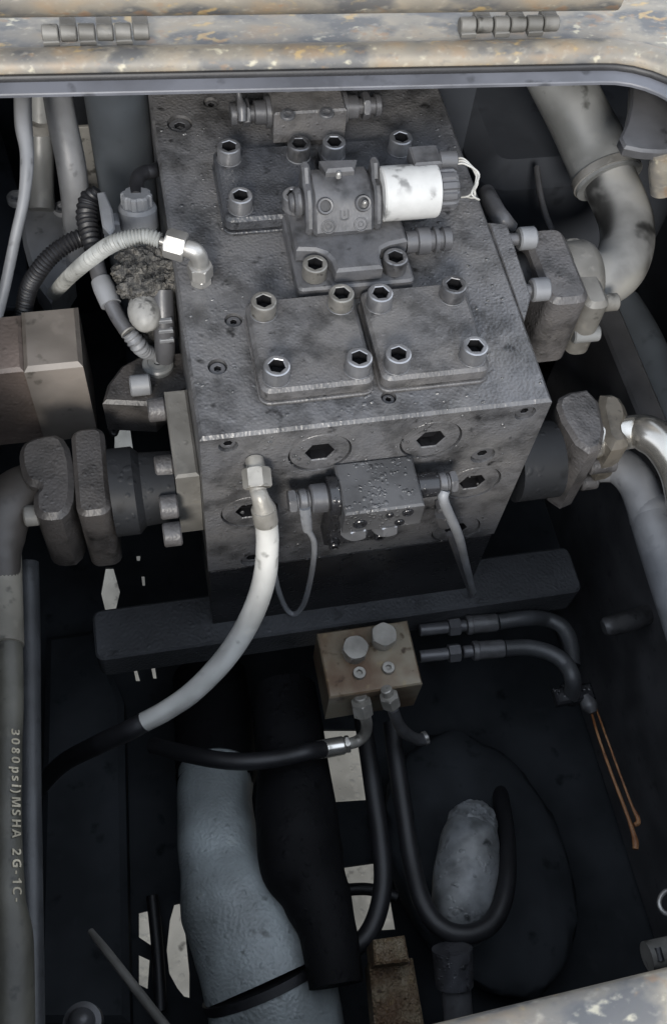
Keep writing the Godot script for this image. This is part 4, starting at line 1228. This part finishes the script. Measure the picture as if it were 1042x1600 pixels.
func lower_right() -> void:
	# --- small manifold with two hex plugs
	var mf := thing("manifold", "small brownish steel manifold with two hex plugs in front of the beam", "manifold", Vector3(0.196, -0.52, 0.09))
	var m := MB.new()
	bx(m, Vector3(0.134, -0.505, 0.042), Vector3(0.2575, -0.42, 0.133), 0.002)
	part("body", m, M.manifold, mf)
	for p in [Vector3(0.177, -0.42, 0.0788), Vector3(0.2176, -0.42, 0.0668)]:
		var q := MB.new()
		lathe(q, p + Vector3(0, 0.0003, 0), Vector3.UP, [Vector2(0.0145, 0), Vector2(0.0145, 0.010)], 24)
		hexnut(q, p + Vector3(0, 0.0102, 0), Vector3.UP, 0.0155, 0.014, p.x * 9)
		part("hex_plug", q, M.zinc_dirty, mf)
	for p in [Vector3(0.1782, -0.42, 0.1069), Vector3(0.217, -0.42, 0.1059)]:
		var q := MB.new()
		circle_cut(q, p + Vector3(0, 0.0003, 0), Vector3.UP, [Vector2(0.0085, 0), Vector2(0.0085, 0.004), Vector2(0.0078, 0.0055)], 0.0034, 0.005, 36)
		part("bleed_screw", q, M.zinc_dirty, mf)
	# elbows under it
	var e1 := thing("crimped_elbow", "dirty elbow turning left into a silver crimp below the manifold", "elbow fitting", Vector3(0.1755, -0.438, 0.15))
	m = MB.new()
	var f0 := Vector3(0.1753, -0.4289, 0.134)
	var f1 := Vector3(0.178, -0.4499, 0.148)
	rod(m, f0 - Vector3(0, 0, 0.0), f1, 0.0085)
	hexnut(m, Vector3(0.1752, -0.4316, 0.14), f1 - f0, 0.0125, 0.020)
	part("hex_nut", m, M.zinc_dirty, e1)
	m = MB.new()
	tube(m, [f1, Vector3(0.1848, -0.4792, 0.155), Vector3(0.1844, -0.5098, 0.16), Vector3(0.1738, -0.5196, 0.165), Vector3(0.1621, -0.5154, 0.168), Vector3(0.1552, -0.5174, 0.168)], 0.0078, 18, 8)
	part("bend", m, M.zinc_dirty, e1)
	m = MB.new()
	hexnut(m, Vector3(0.1621, -0.5154, 0.168), Vector3(-1, -0.06, 0), 0.0105, 0.006)
	lathe(m, Vector3(0.1562, -0.5179, 0.168), Vector3(-1, -0.09, 0), [Vector2(0.0105, 0), Vector2(0.0125, 0.003), Vector2(0.0130, 0.036), Vector2(0.012, 0.038)], 26)
	part("crimp", m, M.silver, e1)
	m = MB.new()
	tube(m, [Vector3(0.1263, -0.5193, 0.168), Vector3(0.0993, -0.49, 0.1778), Vector3(0.0586, -0.495, 0.1782), Vector3(0.0089, -0.5, 0.1718), Vector3(-0.0397, -0.52, 0.1508), Vector3(-0.099, -0.58, 0.1073)], 0.0115, 18, 8)
	part("hose", m, M.rubber, e1)
	var e2 := thing("open_elbow", "dark elbow with a bright open end, right of the crimped elbow", "elbow fitting", Vector3(0.2154, -0.4566, 0.15))
	m = MB.new()
	f0 = Vector3(0.2076, -0.4145, 0.134)
	f1 = Vector3(0.2168, -0.4471, 0.15)
	rod(m, f0, f1, 0.0075)
	hexnut(m, Vector3(0.2105, -0.4229, 0.141), f1 - f0, 0.0115, 0.017)
	part("hex_nut", m, M.zinc_dirty, e2)
	m = MB.new()
	tube(m, [f1, Vector3(0.2274, -0.4892, 0.155), Vector3(0.2428, -0.5309, 0.16), Vector3(0.2643, -0.5672, 0.162), Vector3(0.2797, -0.5785, 0.16)], [0.0075, 0.0078, 0.0085, 0.0085, 0.0088], 18, 8)
	part("bend", m, M.bolt_dark, e2)
	m = MB.new()
	tube(m, [Vector3(0.2777, -0.5774, 0.16), Vector3(0.2826, -0.5771, 0.159)], 0.0098, 20, 2)
	part("bright_lip", m, M.zinc, e2)
	# two crimped hoses to the right
	for k in 2:
		var h := thing("crimped_hose", "upper of two dark crimped hoses leaving the manifold to the right" if k == 0 else "lower dark crimped hose bending down to the clamp right of the manifold", "hose", [Vector3(0.3515, -0.47, 0.043), Vector3(0.3506, -0.47, 0.0817)][k], "crimped hoses beside the manifold")
		var q := MB.new()
		var s: Array = [[Vector3(0.2828, -0.47, 0.0392), Vector3(0.3241, -0.47, 0.0407), Vector3(0.3499, -0.47, 0.0417), Vector3(0.3963, -0.47, 0.044)], [Vector3(0.2738, -0.47, 0.0772), Vector3(0.3145, -0.47, 0.0789), Vector3(0.3491, -0.47, 0.0805), Vector3(0.3946, -0.47, 0.0838)]][k]
		rod(q, s[0], s[1], 0.0085)
		hexnut(q, s[1], s[2] - s[1], 0.0115, 0.016)
		rod(q, s[1] + (s[2] - s[1]) * 0.6, s[2], 0.0085)
		part("stem", q, M.steel_dark, h)
		q = MB.new()
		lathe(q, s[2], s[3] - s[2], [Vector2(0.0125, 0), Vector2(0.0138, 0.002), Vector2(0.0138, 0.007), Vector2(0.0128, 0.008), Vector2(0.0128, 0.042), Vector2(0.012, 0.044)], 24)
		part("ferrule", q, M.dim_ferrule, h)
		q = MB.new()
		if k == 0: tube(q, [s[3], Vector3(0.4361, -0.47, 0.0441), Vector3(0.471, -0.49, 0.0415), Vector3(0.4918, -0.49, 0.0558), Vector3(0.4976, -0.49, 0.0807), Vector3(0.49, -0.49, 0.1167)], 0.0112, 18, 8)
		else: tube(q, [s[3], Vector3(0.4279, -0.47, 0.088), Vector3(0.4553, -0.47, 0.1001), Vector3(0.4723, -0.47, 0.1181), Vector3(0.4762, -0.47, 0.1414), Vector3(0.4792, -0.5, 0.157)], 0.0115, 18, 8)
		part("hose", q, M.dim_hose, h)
	# clamp and rusty wires
	var cl := thing("hose_clamp", "dark clamp gripping the lower crimped hose end", "clamp", Vector3(0.4863, -0.5, 0.1553))
	m = MB.new()
	var q0 := Vector3(0.4797, -0.5, 0.1552)
	bx(m, q0 + Vector3(-0.026, -0.01, -0.012), q0 + Vector3(0.030, 0.008, 0.012), 0.003)
	lathe(m, Vector3(0.482, -0.5, 0.148), Vector3(0.1, -1, 0.25), [Vector2(0.017, 0), Vector2(0.0185, 0.004), Vector2(0.0185, 0.014), Vector2(0.016, 0.018)], 26)
	part("band", m, M.wet, cl)
	m = MB.new()
	tube(m, [Vector3(0.4963, -0.5, 0.1598), Vector3(0.4994, -0.5, 0.1734), Vector3(0.5013, -0.5, 0.1849)], [0.009, 0.011, 0.006], 16, 6)
	part("tail", m, M.dim_ferrule, cl)
	m = MB.new()
	tube(m, [Vector3(0.4994, -0.5, 0.179), Vector3(0.5102, -0.53, 0.2098), Vector3(0.5116, -0.53, 0.2646), Vector3(0.5147, -0.53, 0.3178), Vector3(0.5149, -0.53, 0.3435), Vector3(0.5138, -0.53, 0.3568), Vector3(0.5108, -0.53, 0.3654)], [0.002, 0.002, 0.0023, 0.0026, 0.0034, 0.0046, 0.004], 10, 8)
	solo("rusty_wire", m, M.wire_rust, "longer rusty wire hanging below the hose clamp, blunt end", "wire", "", 50)
	m = MB.new()
	tube(m, [Vector3(0.5072, -0.5, 0.1784), Vector3(0.5211, -0.53, 0.2115), Vector3(0.5231, -0.53, 0.2666), Vector3(0.5251, -0.53, 0.3092), Vector3(0.5277, -0.53, 0.3252), Vector3(0.5257, -0.53, 0.3334), Vector3(0.5197, -0.53, 0.335)], [0.0016, 0.0016, 0.0018, 0.002, 0.0032, 0.0036, 0.003], 10, 8)
	solo("rusty_wire", m, M.wire_rust, "shorter rusty wire with hooked end hanging below the hose clamp", "wire", "", 50)
	m = MB.new()
	tube(m, [Vector3(0.5342, -0.45, 0.0831), Vector3(0.5442, -0.45, 0.0817), Vector3(0.5816, -0.46, 0.0751), Vector3(0.6182, -0.48, 0.0616)], [0.010, 0.0145, 0.0155, 0.014], 20, 6)
	solo("pipe_stub", m, M.dim_ferrule, "dim grey pipe stub in shadow right of the crimped hoses", "pipe")

func depths() -> void:
	# --- big dusty hose elbow at the lower left
	var dh := thing("dusty_elbow_hose", "big dusty grey-blue hose elbow standing deep in the lower left", "hose", Vector3(-0.0201, -0.75, 0.4316))
	var m := MB.new()
	tube(m, [Vector3(-0.0153, -0.7, 0.1145), Vector3(-0.02, -0.685, 0.1461), Vector3(-0.0252, -0.67, 0.1822), Vector3(-0.0265, -0.655, 0.2574), Vector3(-0.0146, -0.65, 0.3204), Vector3(0.004, -0.655, 0.3724), Vector3(0.0155, -0.66, 0.4219)], [0.056, 0.0555, 0.054, 0.058, 0.076, 0.084, 0.088], 48, 10)
	part("hose", m, M.dust_hose, dh)
	m = MB.new()
	tube(m, [Vector3(-0.0061, -0.76, -0.0472), Vector3(-0.0101, -0.73, 0.0388), Vector3(-0.0164, -0.696, 0.1243), Vector3(-0.0174, -0.692, 0.1321)], [0.060, 0.0605, 0.0605, 0.0590], 44, 6)
	part("shadowed_upper_end", m, M.pitch, dh)  # black colour stands in for the hose disappearing in shadow
	m = MB.new()
	tube(m, [Vector3(0.0118, -0.659, 0.4182), Vector3(0.0144, -0.662, 0.4294)], 0.0890, 48, 2)
	part("groove", m, M.rubber, dh)
	m = MB.new()
	tube(m, [Vector3(0.0144, -0.662, 0.4294), Vector3(0.0182, -0.67, 0.4606), Vector3(0.0198, -0.7, 0.5353)], 0.0870, 48, 6)
	part("lower_collar", m, M.dust_hose, dh)
	# --- dark drum in front of it
	var dr := thing("dark_drum", "dark oily drum between the dusty hose elbow and the floor opening", "drum", Vector3(0.0676, -0.7, 0.2737))
	m = MB.new()
	tube(m, [Vector3(0.097, -0.62, 0.0435), Vector3(0.0904, -0.6, 0.1465), Vector3(0.0813, -0.585, 0.2392), Vector3(0.0784, -0.58, 0.2951), Vector3(0.0886, -0.575, 0.3428), Vector3(0.0952, -0.57, 0.392), Vector3(0.0937, -0.57, 0.4522)], [0.048, 0.050, 0.056, 0.057, 0.045, 0.037, 0.034], 44, 8)
	part("shell", m, M.pitch, dr)
	# --- black hoses below the manifold
	m = MB.new()
	tube(m, [Vector3(0.2044, -0.62, 0.101), Vector3(0.2021, -0.62, 0.1494), Vector3(0.198, -0.62, 0.2144), Vector3(0.194, -0.62, 0.2767), Vector3(0.185, -0.62, 0.3355), Vector3(0.1637, -0.62, 0.3814), Vector3(0.1332, -0.62, 0.4065), Vector3(0.0849, -0.63, 0.4109), Vector3(0.0355, -0.65, 0.4028)], 0.0130, 20, 8)
	solo("black_hose", m, M.rubber, "black hose hanging under the manifold and curling left past the floor opening", "hose")
	m = MB.new()
	tube(m, [Vector3(0.2416, -0.6, 0.1236), Vector3(0.2369, -0.6, 0.1708), Vector3(0.2318, -0.6, 0.2435), Vector3(0.227, -0.6, 0.3127), Vector3(0.2274, -0.59, 0.3729), Vector3(0.2441, -0.585, 0.4088), Vector3(0.2755, -0.585, 0.4223), Vector3(0.3122, -0.59, 0.4138), Vector3(0.3418, -0.6, 0.38), Vector3(0.3687, -0.63, 0.3224), Vector3(0.3921, -0.68, 0.2601), Vector3(0.4214, -0.77, 0.1919)], 0.0128, 20, 8)
	solo("black_hose", m, M.rubber, "black hose looping in a U round the dusty oval casting", "hose")
	m = MB.new()
	tube(m, [Vector3(0.1107, -0.75, 0.3128), Vector3(0.1535, -0.75, 0.3158), Vector3(0.1863, -0.75, 0.3216), Vector3(0.2216, -0.75, 0.3387)], 0.0090, 16, 6)
	solo("black_hose", m, M.rubber, "thin black hose crossing the lower floor opening", "hose")
	# --- dusty oval casting
	var ov := thing("oval_casting", "dusty grey oval casting inside the U of black hose", "casting", Vector3(0.3037, -0.7, 0.3948))
	m = MB.new()
	tube(m, [Vector3(0.3001, -0.72, 0.4017), Vector3(0.2894, -0.66, 0.398), Vector3(0.2913, -0.635, 0.3786), Vector3(0.3026, -0.63, 0.3457), Vector3(0.3179, -0.63, 0.3048), Vector3(0.3291, -0.635, 0.2805)], [0.012, 0.036, 0.044, 0.046, 0.042, 0.036], 40, 10)
	part("shell", m, M.oval, ov)
	m = MB.new()
	blob(m, Vector3(0.3295, -0.632, 0.2767), Vector3(0.036, 0.034, 0.032), 0.10, 31, 26)
	part("crumpled_end", m, M.oval, ov, 26)
	m = MB.new()
	blob(m, Vector3(0.3622, -0.77, 0.3017), Vector3(0.135, 0.06, 0.20), 0.08, 8, 26, Basis(Vector3.UP, 0.15))
	solo("rounded_casing", m, M.black, "large rounded black casing under the dusty oval casting", "casing", "", 60)
	# --- bottom: rusty square bar, cylinder stub
	var rb := thing("rusty_bar", "rusty square steel bar rising at the bottom centre", "bar", Vector3(0.1599, -0.6, 0.5063))
	m = MB.new()
	prism(m, [Vector2(0.1438, 0.4134), Vector2(0.1834, 0.4153), Vector2(0.183, 0.4455), Vector2(0.1394, 0.442)], -0.60, -0.52, 0.003)
	part("cap", m, M.rusty, rb)
	m = MB.new()
	prism(m, [Vector2(0.139, 0.4346), Vector2(0.1946, 0.4387), Vector2(0.1907, 0.5356), Vector2(0.1278, 0.5378)], -0.62, -0.56, 0.004)
	part("shaft", m, M.rusty, rb)
	var st := thing("stub_fitting", "dark grey stub fitting standing right of the rusty bar", "fitting", Vector3(0.2473, -0.6, 0.4927))
	m = MB.new()
	tube(m, [Vector3(0.2462, -0.56, 0.4373), Vector3(0.2429, -0.58, 0.4786)], [0.026, 0.024], 28, 2)
	part("body", m, M.stub, st)
	m = MB.new()
	tube(m, [Vector3(0.2455, -0.585, 0.4756), Vector3(0.2409, -0.6, 0.5213)], [0.019, 0.019], 26, 2)
	part("neck", m, M.steel_dark, st)
	# --- pale rod and bolt at the lower left
	m = MB.new()
	tube(m, [Vector3(-0.1934, -0.52, 0.3433), Vector3(-0.1721, -0.5, 0.375), Vector3(-0.1409, -0.48, 0.423), Vector3(-0.1023, -0.46, 0.4822)], [0.004, 0.0052, 0.0056, 0.0058], 14, 4)
	solo("slanting_rod", m, M.dusty_steel, "thin pale rod slanting across the lower left corner", "rod")
	m = MB.new()
	var bp := Vector3(-0.2077, -0.5, 0.4422)
	lathe(m, bp - Vector3(0, 0.03, 0), Vector3.UP, [Vector2(0.022, 0), Vector2(0.022, 0.026), Vector2(0.0155, 0.027), Vector2(0.0150, 0.038), Vector2(0.010, 0.044), Vector2(0.004, 0.046)], 26)
	solo("domed_bolt", m, M.steel_dark, "pale domed bolt at the bottom edge left of the slanting rod", "bolt")
	# --- right edge: ring and slotted fitting
	m = MB.new()
	tube(m, [Vector3(0.457, -0.35, 0.44), Vector3(0.4492, -0.35, 0.4442), Vector3(0.4444, -0.35, 0.4509), Vector3(0.4447, -0.35, 0.4585), Vector3(0.4498, -0.35, 0.4635), Vector3(0.4589, -0.35, 0.4596), Vector3(0.4642, -0.35, 0.4496), Vector3(0.4618, -0.35, 0.4416), Vector3(0.457, -0.35, 0.44)], 0.0028, 10, 6)
	solo("steel_ring", m, M.zinc, "thin bright steel ring cut by the right edge", "ring")
	var sf := thing("slotted_fitting", "dusty round fitting with a dark slot above the front rail at the right", "fitting", Vector3(0.3994, -0.3, 0.5079))
	m = MB.new()
	tube(m, [Vector3(0.4001, -0.32, 0.5026), Vector3(0.4369, -0.32, 0.5022)], [0.0155, 0.0155], 26, 2)
	part("body", m, M.dusty_steel, sf)
	m = MB.new()
	tube(m, [Vector3(0.4088, -0.3065, 0.4969), Vector3(0.4083, -0.3065, 0.51)], 0.004, 10, 2)
	part("slot", m, M.rubber, sf)
	# --- broad dark masses that fill the pit
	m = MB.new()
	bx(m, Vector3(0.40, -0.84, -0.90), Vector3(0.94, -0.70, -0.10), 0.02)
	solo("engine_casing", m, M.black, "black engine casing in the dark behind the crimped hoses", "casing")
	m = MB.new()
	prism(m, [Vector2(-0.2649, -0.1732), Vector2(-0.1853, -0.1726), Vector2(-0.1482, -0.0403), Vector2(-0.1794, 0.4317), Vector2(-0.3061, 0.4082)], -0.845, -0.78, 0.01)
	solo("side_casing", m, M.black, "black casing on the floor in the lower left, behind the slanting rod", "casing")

func pit_members() -> void:
	var m := MB.new()
	bx(m, Vector3(0.62, -0.84, -0.40), Vector3(0.66, -0.30, 0.62), 0.004)
	solo("side_frame_plate", m, M.steel_dark, "dim upright frame plate deep at the right edge, behind the rusty wires", "frame plate")
	m = MB.new()
	tube(m, [Vector3(-0.1334, -0.8, 0.2658), Vector3(-0.1331, -0.8, 0.338), Vector3(-0.1363, -0.8, 0.4231)], 0.009, 14, 4)
	solo("dark_strut", m, M.rubber, "black strut crossing the pale floor gap at the lower left", "strut")

func left_hose() -> void:
	var lh := thing("printed_hose", "thick dark hose with pale printed lettering along the left edge", "hose", Vector3(-0.2276, -0.2, 0.2598))
	var m := MB.new()
	tube(m, [Vector3(-0.222, -0.19, -0.0108), Vector3(-0.2234, -0.195, 0.0551), Vector3(-0.224, -0.195, 0.0997)], 0.0205, 32, 6)
	part("end_sleeve", m, M.sleeve, lh)
	m = MB.new()
	var line := [Vector3(-0.2205, -0.195, 0.0929), Vector3(-0.2212, -0.2, 0.1481), Vector3(-0.2244, -0.2, 0.2154), Vector3(-0.2273, -0.2, 0.2908), Vector3(-0.2278, -0.2, 0.3498), Vector3(-0.2267, -0.205, 0.3943), Vector3(-0.2303, -0.21, 0.4776)]
	tube(m, line, [0.0155, 0.0145, 0.0138, 0.0138, 0.0150, 0.0190, 0.0195], 36, 8)
	part("hose", m, M.sheath, lh, 50)
	# lettering, one letter after the other along the hose
	var text := "3080psi)MSHA 2G-1C-"
	var font := SystemFont.new()
	font.font_names = PackedStringArray(["Droid Sans"])
	font.font_weight = 700
	var axis0 := Vector3(-0.2238, -0.2, 0.1929)
	var axis1 := Vector3(-0.2281, -0.2, 0.3498)
	var d := (axis1 - axis0).normalized()
	var out := Vector3(0.85, 1.0, 0.28)
	out = (out - d * out.dot(d)).normalized()
	var side := out.cross(d)        # letter tops point right
	if side.x < 0: side = -side
	var run := 0.0
	var total := (axis1 - axis0).length()
	for ch in text:
		if ch == " ":
			run += 0.0062; continue
		var tm := TextMesh.new()
		tm.text = ch; tm.font = font; tm.font_size = 32; tm.depth = 0.0006; tm.pixel_size = 0.00039
		tm.horizontal_alignment = HORIZONTAL_ALIGNMENT_LEFT
		tm.vertical_alignment = VERTICAL_ALIGNMENT_CENTER
		var w: float = tm.get_aabb().size.x
		var p := axis0 + d * run + out * lerpf(0.0142, 0.0156, clampf(run / total, 0.0, 1.0))
		inst("letter", tm, M.print, lh, Transform3D(Basis(d, side, d.cross(side)), p - origin(lh)))
		run += w + 0.0034
	# wide dark hose behind it
	m = MB.new()
	tube(m, [Vector3(-0.2048, -0.25, -0.0251), Vector3(-0.2088, -0.26, 0.0669), Vector3(-0.2145, -0.26, 0.2127), Vector3(-0.2184, -0.26, 0.3414), Vector3(-0.2226, -0.26, 0.4771)], 0.0125, 26, 6)
	solo("side_hose", m, M.dim_hose, "plain dark hose right beside the printed hose", "hose")
